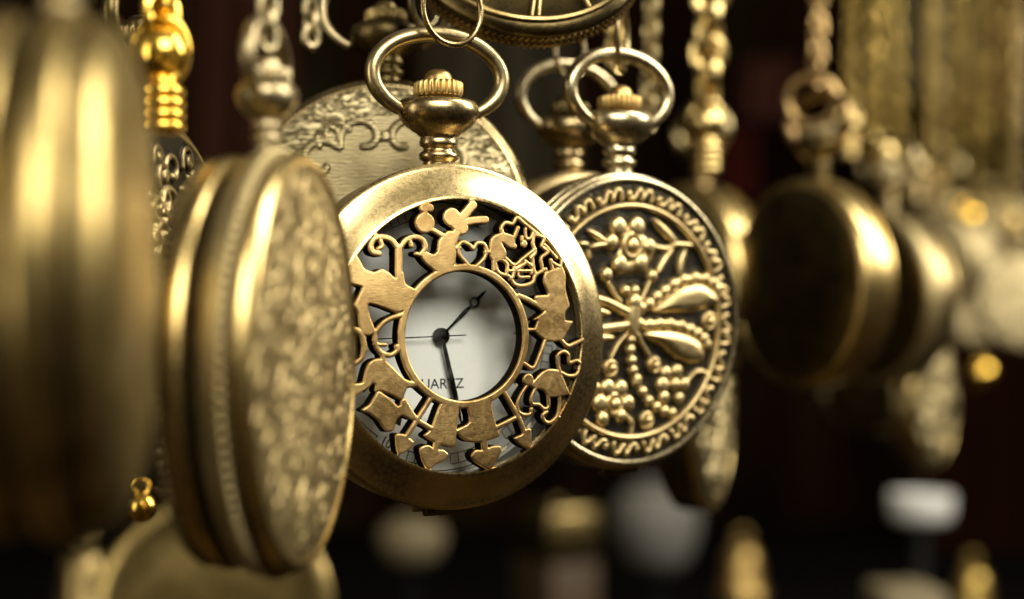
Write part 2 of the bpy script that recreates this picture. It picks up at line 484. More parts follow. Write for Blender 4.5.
# outlines in the plane of each lid, in mm from its centre
FRET = [
    ['s', 0.67, [[-1.12, 14.85], [1.69, 17.65]]],
    ['s', 0.56, [[-0.44, 15.07], [1.82, 15.56], [3.52, 15.68]]],
    ['s', 1.33, [[-1.52, 15.9]]],
    ['s', 0.99, [[-0.13, 14.51]]],
    ['s', 0.65, [[-1.11, 15.06], [-0.7, 14.26], [-1.4, 13.24]]],
    ['p', 0, [[-2.25, 14.03], [-2.93, 13.41], [-3.61, 12.8], [-3.88, 11.39], [-4.54, 10.88], [-5.61, 11.27], [-6.27, 10.77], [-5.87, 9.97], [-5.03, 9.18], [-3.75, 8.39], [-1.98, 8.81], [-1.24, 10.02], [-1.11, 12.03], [-0.49, 13.86]]],
    ['s', 0.32, [[-6.17, 10.77], [-6.91, 10.96]]],
    ['s', 0.39, [[-2.93, 13.41], [-4.86, 14.38]]],
    ['s', 1.46, [[-5.48, 15.07]]],
    ['s', 0.73, [[-5.51, 17.07]]],
    ['s', 0.65, [[-4.68, 17.09]]],
    ['s', 0.43, [[-5.3, 16.78], [-5.39, 16.17]]],
    ['s', 0.43, [[1.5, 18.36], [1.95, 18.98]]],
    ['s', 0.43, [[-5.16, 17.58], [-5.26, 18.38]]],
    ['s', 0.54, [[-9.43, 7.96], [-9.33, 11.53]]],
    ['s', 0.41, [[-9.33, 11.53], [-10.25, 12.7], [-11.49, 13.12], [-12.53, 12.91], [-13.14, 12.07], [-12.96, 11.19], [-12.07, 10.9]]],
    ['s', 0.32, [[-11.81, 12.68], [-11.63, 11.9], [-12.12, 11.59]]],
    ['s', 0.41, [[-9.23, 11.53], [-8.35, 12.69], [-7.05, 13.19], [-5.89, 12.76], [-5.55, 11.77], [-6.16, 10.97]]],
    ['s', 0.32, [[-7.71, 12.74], [-7.52, 11.95]]],
    ['s', 0.39, [[-12.32, 13.07], [-12.93, 13.85]]],
    ['p', 0, [[-17.16, 10.8], [-15.59, 11.21], [-14.68, 9.85], [-14.09, 8.87], [-12.86, 8.49], [-11.82, 8.89], [-10.78, 8.4], [-9.92, 7.71], [-9.3, 8.9], [-8.79, 8.31], [-8.5, 6.93], [-6.93, 6.04], [-7.48, 5.15], [-7.82, 4.16], [-8.78, 3.47], [-9.84, 3.18], [-11.5, 3.77], [-13.56, 4.37], [-13.74, 3.58], [-13.39, 2.21], [-12.79, 0.64], [-13.82, 0.16], [-14.64, 0.46], [-15.03, 1.64], [-15.18, 3.2], [-15.65, 4.18], [-14.98, 5.54], [-14.55, 6.52], [-15.77, 6.91], [-16.77, 7.49]]],
    ['s', 0.37, [[-12.79, 0.64], [-11.74, 1.81], [-10.48, 2.49], [-8.79, 2.94]]],
    ['s', 0.41, [[-16.46, 1.06], [-15.45, 0.96], [-14.64, 0.27], [-14.34, -0.91], [-14.24, -1.69]]],
    ['s', 0.37, [[-12.89, 0.64], [-12.8, -0.92]]],
    ['s', 0.37, [[-14.33, -1.08], [-14.48, -2.25], [-14.79, -2.84], [-15.71, -3.5]]],
    ['s', 0.37, [[-12.9, -0.39], [-12.49, -1.57], [-11.77, -2.2], [-10.73, -2.38], [-9.83, -1.84], [-9.89, -1.25]]],
    ['s', 0.3, [[-12.34, -0.98], [-11.45, -1.03]]],
    ['s', 0.37, [[-11.87, -2.26], [-11.67, -3.15]]],
    ['p', 0, [[-13.84, -3.5], [-13.02, -2.93], [-11.98, -2.85], [-10.94, -3.55], [-9.9, -4.55], [-8.63, -5.66], [-7.15, -6.03], [-6.4, -6.4], [-7.36, -6.66], [-8.42, -6.75], [-8.84, -7.73], [-9.25, -8.31], [-10.52, -7.69], [-11.98, -7.06], [-12.81, -7.14], [-12.81, -6.26], [-13.22, -6.06], [-13.84, -6.63], [-16.08, -7.85], [-16.49, -6.18], [-14.66, -5.93], [-14.25, -4.67]]],
    ['p', 0, [[-12.5, -7.15], [-11.56, -7.56], [-10.51, -8.38], [-9.78, -9.08], [-9.36, -8.9], [-9.15, -8.21], [-8.62, -8.72], [-7.87, -10.03], [-6.9, -10.65], [-7.75, -10.96], [-9.03, -10.35], [-9.82, -10.86], [-10.27, -12.22], [-11.1, -12.43], [-11.73, -11.78], [-12.37, -10.88], [-13.61, -9.96], [-14.68, -9.5], [-13.62, -8.79]]],
    ['s', 0.39, [[-4.78, -7.83], [-6.9, -10.95], [-8.56, -13.37]]],
    ['p', 0, [[-9.94, -12.91], [-9.0, -12.81], [-8.36, -13.16], [-7.39, -13.89], [-7.9, -14.77], [-9.48, -15.44]]],
    ['s', 0.37, [[-8.83, -8.42], [-7.22, -10.74], [-4.95, -12.2]]],
    ['p', 0, [[-3.47, -8.65], [-1.05, -8.91], [-1.23, -12.32], [-1.52, -14.71], [-2.95, -14.46], [-4.27, -14.11], [-5.9, -13.11], [-4.95, -12.19]]],
    ['s', 0.52, [[-3.95, -13.82], [-4.25, -15.01]]],
    ['p', 0, [[-6.45, -14.72], [-5.34, -14.37], [-4.25, -15.01], [-3.16, -15.09], [-2.38, -15.72], [-2.91, -16.46], [-4.21, -17.01], [-5.06, -17.67], [-5.72, -17.14], [-6.28, -15.92]]],
    ['p', 0, [[0.13, -8.44], [3.54, -8.33], [4.01, -9.86], [4.68, -12.12], [5.21, -13.56], [2.34, -14.26], [0.25, -14.04], [-1.29, -12.61], [0.65, -11.49]]],
    ['s', 0.52, [[2.83, -13.87], [3.08, -15.3]]],
    ['p', 0, [[1.07, -16.02], [1.62, -15.34], [2.74, -15.39], [4.1, -14.93], [5.36, -14.95], [5.56, -15.71], [4.94, -16.8], [3.95, -18.08], [2.57, -17.51], [1.42, -16.75]]],
    ['s', 0.37, [[4.51, -12.51], [7.49, -11.29]]],
    ['s', 0.39, [[5.71, -7.49], [8.19, -11.23], [9.17, -13.31]]],
    ['p', 0, [[7.54, -13.95], [8.7, -13.48], [9.16, -12.85], [10.15, -12.88], [10.2, -15.19], [9.88, -15.54], [8.49, -14.91]]],
    ['s', 0.9, [[9.55, -6.05]]],
    ['p', 0, [[10.38, -6.28], [11.45, -5.27], [12.66, -4.7], [14.35, -4.82], [15.09, -5.66], [15.83, -7.13], [16.28, -8.18], [14.61, -8.44], [12.91, -8.54], [12.18, -7.65], [11.46, -7.39], [10.51, -7.24], [9.79, -6.77]]],
    ['s', 0.29, [[9.44, -6.77], [8.39, -8.17], [7.93, -9.38], [8.18, -10.41], [9.12, -10.85], [10.07, -10.67], [10.11, -10.06]]],
    ['s', 0.29, [[10.75, -7.21], [10.16, -8.42], [10.29, -9.35], [11.36, -9.52], [12.21, -10.13], [12.93, -9.74], [12.79, -8.29]]],
    ['s', 0.29, [[14.66, -8.34], [14.68, -9.79], [14.28, -11.23], [13.08, -12.05], [12.23, -11.67], [12.03, -10.94], [12.58, -10.59]]],
    ['s', 0.29, [[14.28, -11.23], [15.59, -11.68]]],
    ['s', 0.31, [[14.72, -5.13], [14.35, -3.78], [14.41, -2.75], [15.34, -2.31], [16.13, -2.78], [16.27, -3.82], [17.56, -3.63], [18.18, -4.27], [17.44, -5.54], [16.07, -5.68], [14.72, -5.13]]],
    ['s', 0.31, [[18.18, -4.27], [19.26, -4.29]]],
    ['s', 0.34, [[8.85, -3.79], [10.38, -4.49], [11.46, -2.7], [12.44, -0.45]]],
    ['s', 0.34, [[14.62, -0.42], [15.96, -1.52], [17.08, -1.28], [18.82, -0.57]]],
    ['p', 0, [[12.39, 8.46], [13.86, 9.1], [15.34, 9.36], [15.84, 8.29], [15.78, 6.21], [16.19, 4.75], [16.34, 3.92], [15.66, 3.2], [15.64, 2.05], [16.82, 1.84], [16.36, 1.01], [15.11, -0.64], [13.64, -0.87], [12.19, -0.65], [10.77, 0.33], [10.49, 0.75], [11.08, 2.04], [10.44, 2.14], [12.01, 3.1], [12.26, 3.51], [11.08, 4.3], [10.81, 5.37], [12.83, 5.51], [12.57, 6.4], [12.23, 7.22]]],
    ['s', 0.41, [[8.14, 5.4], [9.66, 4.85], [12.02, 3.62]]],
    ['s', 0.3, [[9.71, 0.75], [10.78, 0.74]]],
    ['s', 0.3, [[15.21, 9.32], [13.89, 9.93], [13.54, 10.34]]],
    ['s', 0.26, [[15.08, 9.11], [15.37, 10.36], [15.61, 10.78]]],
    ['p', 0, [[4.11, 13.02], [4.82, 13.65], [6.21, 13.98], [7.82, 13.44], [7.76, 11.96], [6.94, 11.91], [5.81, 12.64], [6.46, 11.33], [6.19, 10.4], [4.23, 10.18], [3.86, 11.29]]],
    ['s', 0.32, [[6.09, 13.77], [5.89, 14.59], [6.51, 15.32], [7.67, 15.24], [8.41, 16.08], [9.55, 15.29]]],
    ['s', 0.32, [[9.55, 15.29], [10.7, 14.48], [11.86, 13.68]]],
    ['s', 0.37, [[7.82, 13.4], [8.46, 14.64]]],
    ['s', 0.28, [[9.64, 14.56], [9.7, 13.33], [10.41, 13.34], [10.93, 14.28]]],
    ['s', 0.32, [[9.0, 13.42], [9.03, 13.01]]],
    ['s', 0.56, [[9.31, 12.5]]],
    ['s', 0.3, [[11.04, 14.08], [10.74, 12.63], [11.05, 11.39], [10.3, 10.56]]],
    ['s', 0.3, [[6.31, 10.51], [7.68, 9.6], [9.12, 10.54], [11.07, 11.81]]],
    ['s', 0.3, [[11.15, 13.77], [12.57, 13.38], [12.16, 12.24], [13.1, 11.42], [11.98, 10.58], [12.16, 8.93]]],
    ['s', 0.28, [[9.46, 10.14], [10.5, 9.32], [10.35, 8.5]]],
    ['s', 0.43, [[7.77, 12.16]]],
    ['s', 0.3, [[4.47, 10.48], [4.42, 8.86]]],
    ['s', 0.3, [[4.45, 9.98], [5.61, 10.29], [6.52, 9.69], [6.48, 8.47]]],
    ['s', 0.32, [[7.68, 9.5], [7.4, 8.07], [6.92, 7.65]]],
    ['s', 0.3, [[7.66, 8.89], [9.57, 9.93]]],
    ['s', 0.32, [[4.48, 10.64], [5.1, 8.61], [6.74, 8.01], [7.6, 6.99], [8.77, 6.75], [10.43, 7.21], [10.99, 8.25], [12.65, 9.05]]],
    ['s', 0.24, [[6.84, 8.79], [10.24, 8.82]]],
    ['s', 0.22, [[8.36, 9.04], [8.33, 8.02], [9.98, 7.99]]],
    ['s', 0.3, [[10.55, 10.71], [10.73, 9.07], [10.99, 8.25]]],
    ['s', 0.28, [[13.42, 10.34], [13.85, 8.89]]],
    ['s', 0.28, [[12.65, 12.45], [14.53, 10.61]]],
    ['s', 0.33, [[-0.73, 12.05], [-0.12, 12.6], [0.91, 12.21], [1.49, 11.74], [2.12, 12.5], [3.16, 12.3], [3.43, 11.3], [2.87, 10.26], [1.25, 9.12], [0.09, 10.05], [-0.69, 10.98], [-0.73, 12.05]]],
    ['s', 0.32, [[3.24, 11.28], [4.27, 11.3]]],
    ['s', 0.32, [[-1.23, 11.73], [-0.56, 11.84]]]]
RELIEF = [
    ['d', 1.39, 1.25, [[-0.31, 11.35]]],
    ['o', 2.06, 0.75, [[-0.31, 11.35]]],
    ['d', 1.48, 0.95, [[-2.91, 14.04]]],
    ['d', 1.48, 0.95, [[0.65, 14.13]]],
    ['d', 1.17, 0.95, [[-4.27, 11.77]]],
    ['d', 1.21, 0.95, [[3.03, 11.21]]],
    ['d', 1.39, 0.95, [[-2.64, 8.43]]],
    ['d', 1.3, 0.95, [[1.4, 8.68]]],
    ['l', 0.52, 0.6, [[-8.64, 13.44], [-5.09, 11.75]]],
    ['l', 0.49, 0.6, [[-8.26, 11.0], [-5.22, 11.46]]],
    ['l', 0.4, 0.6, [[-10.38, 11.45], [-8.63, 11.39]]],
    ['l', 0.4, 0.6, [[-8.68, 10.51], [-8.43, 9.04]]],
    ['r', 0.29, 0.6, [[4.04, 11.13], [6.72, 11.08], [8.89, 11.83]]],
    ['r', 0.38, 0.65, [[3.89, 11.33], [6.57, 11.04], [8.46, 11.72], [11.47, 11.62]]],
    ['l', 0.74, 0.75, [[4.03, 15.26], [8.34, 12.12]]],
    ['l', 0.63, 0.7, [[7.67, 10.99], [4.59, 7.3]]],
    ['l', 0.67, 0.7, [[10.24, 10.84], [9.15, 7.45]]],
    ['d', 1.03, 0.9, [[-5.2, 6.92]]],
    ['d', 0.9, 0.9, [[3.65, 6.79]]],
    ['r', 0.31, 0.55, [[-4.82, 5.74], [-3.79, 4.36], [-2.5, 2.97]]],
    ['r', 0.31, 0.55, [[3.13, 5.88], [1.55, 3.07]]],
    ['d', 0.81, 0.9, [[-1.59, 4.56]]],
    ['d', 0.81, 0.9, [[0.23, 4.57]]],
    ['d', 1.26, 1.2, [[0.1, 2.88]]],
    ['l', 1.39, 1.15, [[0.02, 3.58], [-0.15, -2.01]]],
    ['d', 0.81, 0.85, [[-0.4, -2.8]]],
    ['d', 0.81, 0.85, [[-0.53, -4.3]]],
    ['d', 0.81, 0.85, [[-0.27, -5.9]]],
    ['d', 0.81, 0.85, [[-0.0, -7.4]]],
    ['d', 0.81, 0.85, [[0.79, -8.72]]],
    ['d', 0.81, 0.85, [[0.71, -9.18]]],
    ['d', 0.81, 0.85, [[1.86, -10.59]]],
    ['d', 0.81, 0.85, [[3.09, -12.02]]],
    ['d', 0.81, 0.85, [[4.62, -13.0]]],
    ['d', 0.81, 0.85, [[6.2, -13.65]]],
    ['d', 0.81, 0.85, [[7.72, -14.04]]],
    ['d', 0.9, 0.85, [[1.53, 1.97]]],
    ['d', 0.9, 0.85, [[3.12, 2.57]]],
    ['d', 0.9, 0.85, [[4.58, 3.58]]],
    ['d', 0.9, 0.85, [[6.18, 4.49]]],
    ['d', 0.9, 0.85, [[8.07, 5.51]]],
    ['d', 0.9, 0.85, [[10.25, 6.24]]],
    ['d', 0.9, 0.85, [[12.45, 6.56]]],
    ['d', 0.9, 0.85, [[14.54, 6.47]]],
    ['d', 0.9, 0.85, [[16.22, 5.86]]],
    ['d', 0.9, 0.85, [[17.07, 4.93]]],
    ['r', 0.56, 0.55, [[1.53, 1.97], [3.12, 2.57], [4.58, 3.58], [6.18, 4.49], [8.07, 5.51], [10.25, 6.24], [12.45, 6.56], [14.54, 6.47], [16.22, 5.86], [17.22, 4.83]]],
    ['p', 0, 1.25, [[3.92, 1.6], [6.32, 3.37], [9.03, 4.8], [12.6, 5.53], [14.54, 5.23], [16.23, 4.21], [16.94, 3.07], [15.11, 2.3], [11.78, 1.49], [7.68, 1.44]]],
    ['d', 0.9, 0.85, [[1.27, -0.42]]],
    ['d', 0.9, 0.85, [[3.12, -0.54]]],
    ['d', 0.9, 0.85, [[5.12, -0.45]]],
    ['d', 0.9, 0.85, [[7.27, -0.47]]],
    ['d', 0.9, 0.85, [[9.59, -0.8]]],
    ['d', 0.9, 0.85, [[11.51, -1.37]]],
    ['d', 0.9, 0.85, [[13.03, -2.0]]],
    ['d', 0.9, 0.85, [[14.29, -2.8]]],
    ['d', 0.9, 0.85, [[14.9, -3.74]]],
    ['r', 0.61, 0.62, [[1.01, -0.42], [2.86, -0.54], [4.99, -0.41], [7.27, -0.43], [9.59, -0.8], [11.51, -1.33], [12.89, -1.96], [14.29, -2.8], [14.9, -3.84]]],
    ['p', 0, 1.25, [[2.07, -1.99], [4.19, -1.58], [7.68, -1.7], [10.96, -2.35], [13.17, -3.4], [14.01, -5.07], [13.32, -6.19], [11.25, -6.31], [8.51, -5.47], [5.8, -3.7]]],
    ['r', 0.7, 0.85, [[-7.35, 3.38], [-4.81, 2.79], [-1.46, 1.49]]],
    ['r', 0.7, 0.8, [[-8.6, -1.22], [-4.8, -0.96], [-0.67, -0.56]]],
    ['l', 0.67, 0.7, [[-9.35, -2.68], [-4.03, -2.31]]],
    ['l', 0.67, 0.9, [[-9.36, 2.01], [-4.81, 1.21]]],
    ['r', 0.31, 0.6, [[-1.19, -1.79], [-3.0, -3.36], [-4.28, -5.32]]],
    ['r', 0.29, 0.6, [[0.9, -1.92], [1.96, -3.64], [3.15, -5.16]]],
    ['o', 1.3, 0.57, [[-4.33, -6.94]]],
    ['d', 0.81, 0.95, [[-4.33, -6.94]]],
    ['o', 1.26, 0.57, [[4.22, -6.66]]],
    ['d', 0.85, 0.95, [[4.22, -6.66]]],
    ['o', 1.39, 0.57, [[15.45, -0.09]]],
    ['d', 0.9, 0.95, [[15.45, -0.09]]],
    ['d', 0.95, 0.95, [[8.22, -9.65]]],
    ['d', 1.18, 0.75, [[5.86, -9.71]]],
    ['d', 1.07, 0.75, [[6.52, -7.95]]],
    ['d', 1.07, 0.75, [[8.79, -7.71]]],
    ['d', 0.93, 0.75, [[10.27, -9.71]]],
    ['d', 0.95, 0.75, [[6.2, -11.62]]],
    ['d', 0.84, 0.75, [[9.25, -11.8]]],
    ['r', 0.36, 0.6, [[10.61, -9.47], [12.16, -8.15], [13.89, -7.83], [15.47, -8.57]]],
    ['r', 0.56, 0.4, [[6.19, -9.72], [10.1, -9.71]]],
    ['d', 1.18, 1.1, [[-3.64, -12.27]]],
    ['o', 1.74, 0.6, [[-3.64, -12.27]]],
    ['d', 1.35, 0.8, [[-6.36, -12.05]]],
    ['d', 1.29, 0.8, [[-4.93, -9.83]]],
    ['d', 1.23, 0.8, [[-2.36, -10.01]]],
    ['d', 1.18, 0.8, [[-0.99, -12.24]]],
    ['d', 1.07, 0.8, [[-5.88, -14.41]]],
    ['d', 0.95, 0.8, [[-2.35, -14.06]]],
    ['d', 0.79, 0.8, [[-7.16, -9.69]]],
    ['r', 0.36, 0.6, [[-1.7, -13.84], [-0.23, -15.14], [-0.39, -16.76]]],
    ['o', 1.29, 0.54, [[2.77, -14.9]]],
    ['d', 0.84, 0.9, [[2.77, -14.9]]]]

# ------------------------------------------------------------------ pocket watch parts
def pendant(root, R, zc=-4.0, mp=M_PEND, mc=M_CROWN, mb_=M_BOW, tilt=0.0, k=1.0, bow=True, a=9.8, b=5.9, flat=0.85, tr=1.13, swing=0.0, cy=14.1):
    y0 = R-1.6
    P = [(2.4, 0), (2.0, 2.0), (2.0, 2.3), (2.45, 2.6), (2.6, 3.1), (2.4, 3.5), (1.95, 3.8), (1.95, 4.1), (2.4, 4.4), (2.5, 4.8),
         (2.4, 5.2), (2.3, 5.6), (3.0, 6.2), (4.1, 7.0), (4.9, 8.0), (5.25, 9.1), (5.15, 10.0), (4.75, 10.7), (4.2, 10.85), (3.6, 10.3), (3.0, 9.7), (0.5, 9.6)]
    m = MB(); lathe(m, [(r*k, h*k) for r, h in P], 64, 'y', (0, y0, zc), (1.13, 1, flat))
    build('pendant', m, mp, root, 60)
    C = [(0.6, 9.9), (2.2, 10.1), (2.85, 10.6), (3.05, 11.1), (3.2, 11.3), (3.4, 11.5), (3.45, 11.7), (3.45, 13.0), (3.35, 13.2), (2.9, 13.4), (2.0, 13.5),
         (1.95, 13.9), (1.8, 14.3), (1.5, 14.7), (0.9, 15.0), (0.01, 15.1)]
    m = MB(); lathe(m, [(r*k, h*k) for r, h in C], 240, 'y', (0, y0, zc), (1, 1, 1), ribs=24, ribamp=0.42*k, ribrange=(5, 8))
    build('crown', m, mc, root, 40)
    if bow:
        t0 = math.acos(5.9/a*0.98) if a > 5.9 else 0.3
        pts = []
        for i in range(57):
            t = -t0 + (math.pi+2*t0)*i/56
            x = a*math.cos(t); y = b*math.sin(t)*(1.0 if math.sin(t) < 0 else 1.0)
            pts.append((x*k, y*k + cy*k, 0))
        py = pts[0][1]; ct, st = math.cos(math.radians(tilt)), math.sin(math.radians(tilt))
        pts = [(x, y0+py+(y-py)*ct, zc+(y-py)*st) for x, y, z in pts]
        cs, ss = math.cos(math.radians(swing)), math.sin(math.radians(swing))
        pts = [(x*cs-(z-zc)*ss, y, zc+x*ss+(z-zc)*cs) for x, y, z in pts]
        m = MB(); tube(m, pts, [tr*k*(0.82+0.18*min(1, i/5, (56-i)/5)) for i in range(57)], 18)
        ob = build('bow', m, mb_, root, 60)
        m = MB()
        for s in (-1, 1): tube(m, [(s*4.6*k*cs, pts[0][1]+0.3, zc+s*4.6*k*ss), (s*6.6*k*cs, pts[0][1]+0.3, zc+s*6.6*k*ss)], 0.55*k, 10)
        build('bow_pin', m, mp, ob)

def back_profile(R, T, t0=0.0):
    """from the centre of the back round to the front edge; T = thickness"""
    return [(0.01, -T), (R*0.35, -T+0.12), (R*0.62, -T+0.7), (R*0.82, -T+1.9), (R*0.93, -T+3.2), (R*0.975, -T+4.0), (R*0.985, -T+4.5),
            (R*0.975, -T+4.9), (R*0.95, -T+5.05), (R*0.95, -T+5.3), (R*0.98, -T+5.5), (R*0.992, -T+5.9), (R*0.992, t0-1.0), (R*0.97, t0-0.75), (R*0.955, t0-0.7)]

def flat_ring(mb, r0, r1, z, n=180, a0=0, a1=360, c=(0, 0)):
    vs, fs = [], []
    full = abs(a1-a0) >= 360; K = n if full else n+1
    for i in range(K):
        t = math.radians(a0+(a1-a0)*i/n)
        for r in (r0, r1): vs.append((c[0]+r*math.cos(t), c[1]+r*math.sin(t), z))
    for i in range(n):
        j = (i+1) % K
        fs.append((2*i, 2*i+1, 2*j+1, 2*j))
    mb.add(vs, fs)

def flat_line(mb, p, q, w, z):
    p, q = np.array(p, float), np.array(q, float); d = q-p; d /= np.linalg.norm(d); u = np.array([-d[1], d[0]])*w/2
    mb.add([(*(p-u), z), (*(q-u), z), (*(q+u), z), (*(p+u), z)], [(0, 1, 2, 3)])

def text_mesh(name, s, size, mat, parent, loc, rot=0.0, sx=1.0, bold=0.0):
    cu = bpy.data.curves.new(name, 'FONT'); cu.body = s; cu.size = size*S; cu.align_x = 'CENTER'; cu.align_y = 'CENTER'
    cu.offset = bold*S; cu.extrude = 0.000004
    t = bpy.data.objects.new(name+'_curve', cu); COL.objects.link(t)
    dg = bpy.context.evaluated_depsgraph_get(); dg.update()
    me = bpy.data.meshes.new_from_object(t.evaluated_get(dg)); bpy.data.objects.remove(t, do_unlink=True)
    me.name = name
    for v in me.vertices: v.co.x *= sx
    me.materials.clear(); me.materials.append(mat)
    o = bpy.data.objects.new(name, me); COL.objects.link(o); o.parent = parent
    o.location = (loc[0]*S, loc[1]*S, loc[2]*S); o.rotation_euler = (0, 0, rot)
    return o

def dial_set(root, R, z, text=True):
    m = MB(); lathe(m, [(0.01, z), (R*0.5, z), (R, z), (R, z-0.4)], 128)
    dial = build('dial', m, M_DIAL, root, 30)
    m = MB(); zz = z+0.015
    for h in range(12):
        a0, a1 = h*30+5.0, (h+1)*30-5.0
        for r in (16.35, 17.75): flat_ring(m, r-0.07, r+0.07, zz, 24, a0, a1)
        for i in range(6):
            t = math.radians(a0 + 20*i/5); flat_line(m, (16.35*math.cos(t), 16.35*math.sin(t)), (17.75*math.cos(t), 17.75*math.sin(t)), 0.14, zz+0.004)
    flat_ring(m, 18.45, 18.62, zz); flat_ring(m, 18.85, 18.95, zz)
    build('minute_track', m, M_INK, dial, 0)
    for i in range(12):
        t = math.radians(90-30*i+1.5); c, s = math.cos(t), math.sin(t); m = MB()
        m.add([(11.3*c, 11.3*s, zz), (13.6*c+0.55*s, 13.6*s-0.55*c, zz), (13.6*c-0.55*s, 13.6*s+0.55*c, zz)], [(0, 1, 2)])
        build('hour_marker', m, M_INK, dial, 0)
    if text:
        text_mesh('dial_lettering', 'QUARTZ', 1.95, M_INK, dial, (-0.45, -6.62, z+0.014), 0, 1.04, 0.012)
        t = math.radians(240.6)
        text_mesh('track_number', '10', 2.0, M_INK, dial, (16.5*math.cos(t), 16.5*math.sin(t), z+0.014), math.radians(240.6+90), 0.85, 0.01)
    return dial

def hand(name, root, L, ang, z, w0, w1, eye=None, tail=0.0):
    m = MB(); a = math.radians(ang); dx, dy = math.sin(a), math.cos(a)
    def P(u, v, zz): return (dx*u+dy*v, dy*u-dx*v, zz)
    if eye:
        e, er = eye
        prof = [(0, w0*0.55), (e*0.35, w0*0.5), (e*0.72, w0), (e-er*0.9, w0*0.42)]
        prof2 = [(e+er*0.9, w1*1.1), (L*0.93, w1*0.8), (L, 0.03)]
    else:
        prof = [(-tail, w1), (0, w0*0.6), (L*0.55, w0), (L*0.8, w0*0.75), (L, 0.03)]; prof2 = None
    for pr in (prof, prof2):
        if not pr: continue
        vs = []; n = len(pr)
        for u, w in pr:
            vs += [P(u, -w, z), P(u, 0, z+0.10), P(u, w, z), P(u, 0, z-0.08)]
        fs = []
        for i in range(n-1):
            for k in range(4):
                j = (k+1) % 4; fs.append((i*4+k, i*4+j, (i+1)*4+j, (i+1)*4+k))
        fs.append((0, 1, 2, 3)); fs.append((n*4-1, n*4-2, n*4-3, n*4-4))
        m.add(vs, fs)
    if eye:
        c = P(eye[0], 0, z)
        tube(m, [(c[0]+eye[1]*math.cos(t), c[1]+eye[1]*math.sin(t), z) for t in np.linspace(0, 2*math.pi, 25)[:-1]], 0.17, 8, True)
    return build(name, m, M_HAND, root, 30)

# ------------------------------------------------------------------ 1. the pierced watch in focus
main = empty('pocket_watch', 'sharp pocket watch with pierced brass cover of animals and hearts round a white dial', 'pocket watch',
             (-7.916, 231.445, -4.966), math.degrees(0.473), math.degrees(-0.021))
GRP = 'pocket watches hanging in a row'
main['group'] = GRP
m = MB(); lathe(m, back_profile(23.4, 11.6), 160)
body = build('case_body', m, M_CASE, main, 40)
m = MB(); lathe(m, [(22.4, -0.85), (23.2, -0.8), (23.5, -0.45), (23.5, -0.05), (23.3, 0.2), (22.9, 0.36), (22.6, 0.47), (20.5, 1.72), (19.0, 2.66), (18.62, 2.86), (18.44, 2.86),
                    (18.32, 2.70), (18.30, 1.55), (18.9, 1.2), (19.3, -0.6), (20.5, -0.8), (22.4, -0.85)], 200)
build('bezel', m, M_BEZEL, main, 30)
m = MB(); lathe(m, [(19.3, 1.1), (19.0, 0.5), (18.75, 0.1), (18.8, -0.2), (19.35, -0.5), (19.45, -4.7), (19.6, -5.1)], 160)
build('inner_rim', m, M_DARKB, body, 40)
m = MB(); lathe(m, [(0.01, 0.35), (8, 0.32), (14, 0.15), (18.85, -0.2)], 96); build('glass', m, M_GLASS, main, 60)
dial_set(main, 19.4, -4.6)
hand('hour_hand', main, 9.46, 47.7, -4.0, 0.34, 0.26, (6.94, 0.62))
hand('minute_hand', main, 13.4, 166.9, -3.7, 0.42, 0.16)
m = MB(); tube(m, [(-11.5, -0.35, -3.4), (0, 0, -3.4), (3.5, 0.12, -3.4)], 0.085, 8); build('second_hand', m, M_HAND, main)
m = MB(); lathe(m, [(1.15, -4.3), (1.15, -3.7), (1.0, -3.55), (0.55, -3.5), (0.5, -3.1), (0.35, -3.0), (0.01, -2.98)], 40); build('hand_cap', m, M_HAND, main, 40)
HOLE = 8.66
def ztop(r):
    r2 = np.minimum(np.asarray(r)**2, 18.5**2)
    return 2.92 + 0.80*(1-r2/18.5**2)/(1-HOLE**2/18.5**2)
cut_plate('cutwork_plate', FRET, [M_FRET, M_BLACK], main, HOLE, 18.75, ztop, 2.15, bev=0.27)
pendant(main, 23.4, -4.3, flat=0.85, tilt=0)
# hinge and thumb catch under the case
m = MB()
for x0, x1, r in ((-3.4, -1.2, 0.85), (-1.1, 1.1, 0.9), (1.2, 3.4, 0.85)): tube(m, [(x0, -23.6, -2.6), (x1, -23.6, -2.6)], r, 14)
box(m, (0, -23.2, -1.0), (5.2, 1.4, 0.9), bev=0.2); build('hinge', m, M_DARKB, main, 40)
m = MB(); box(m, (0.0, -23.35, -4.6), (8.6, 1.3, 0.8), bev=0.25); build('hinge_leaf', m, M_CASE, main, 40)

# ------------------------------------------------------------------ 2. the embossed watch
fly = empty('pocket_watch', 'antique pocket watch whose closed lid is embossed with a dragonfly and flowers', 'pocket watch',
            (17.726, 256.17, -3.256), math.degrees(0.633), math.degrees(0.003), group=GRP)
m = MB(); lathe(m, back_profile(22.4, 12.6, -1.2), 160); build('case_body', m, M_RIMFLY, fly, 40)
m = MB(); lathe(m, [(21.8, -1.7), (22.25, -1.6), (22.4, -1.2), (22.3, -0.7), (22.0, -0.45), (21.75, -0.4), (21.7, -0.1), (21.85, 0.3), (21.6, 0.75), (21.2, 0.9), (20.85, 0.75), (20.75, 0.3), (20.75, -0.4)], 200)
build('lid_rim', m, M_RIMFLY, fly, 45)
SCR = []
for i in range(20):
    def pr(u, v):
        t = math.radians(90 - (i+u)*18.0 + 3); r = 19.1 + v*0.85
        return [r*math.cos(t), r*math.sin(t)]
    SCR.append(['r', 0.36, 0.55, [pr(u, v) for u, v in ((0.02, -0.15), (0.10, -0.75), (0.22, -0.6), (0.31, 0.3), (0.38, 0.8), (0.45, 0.35), (0.47, -0.65), (0.54, -0.2), (0.62, 0.7), (0.74, 0.75), (0.79, -0.1), (0.80, -0.75))]])
    SCR.append(['d', 0.5, 0.6, [pr(0.04, 0.0)]])
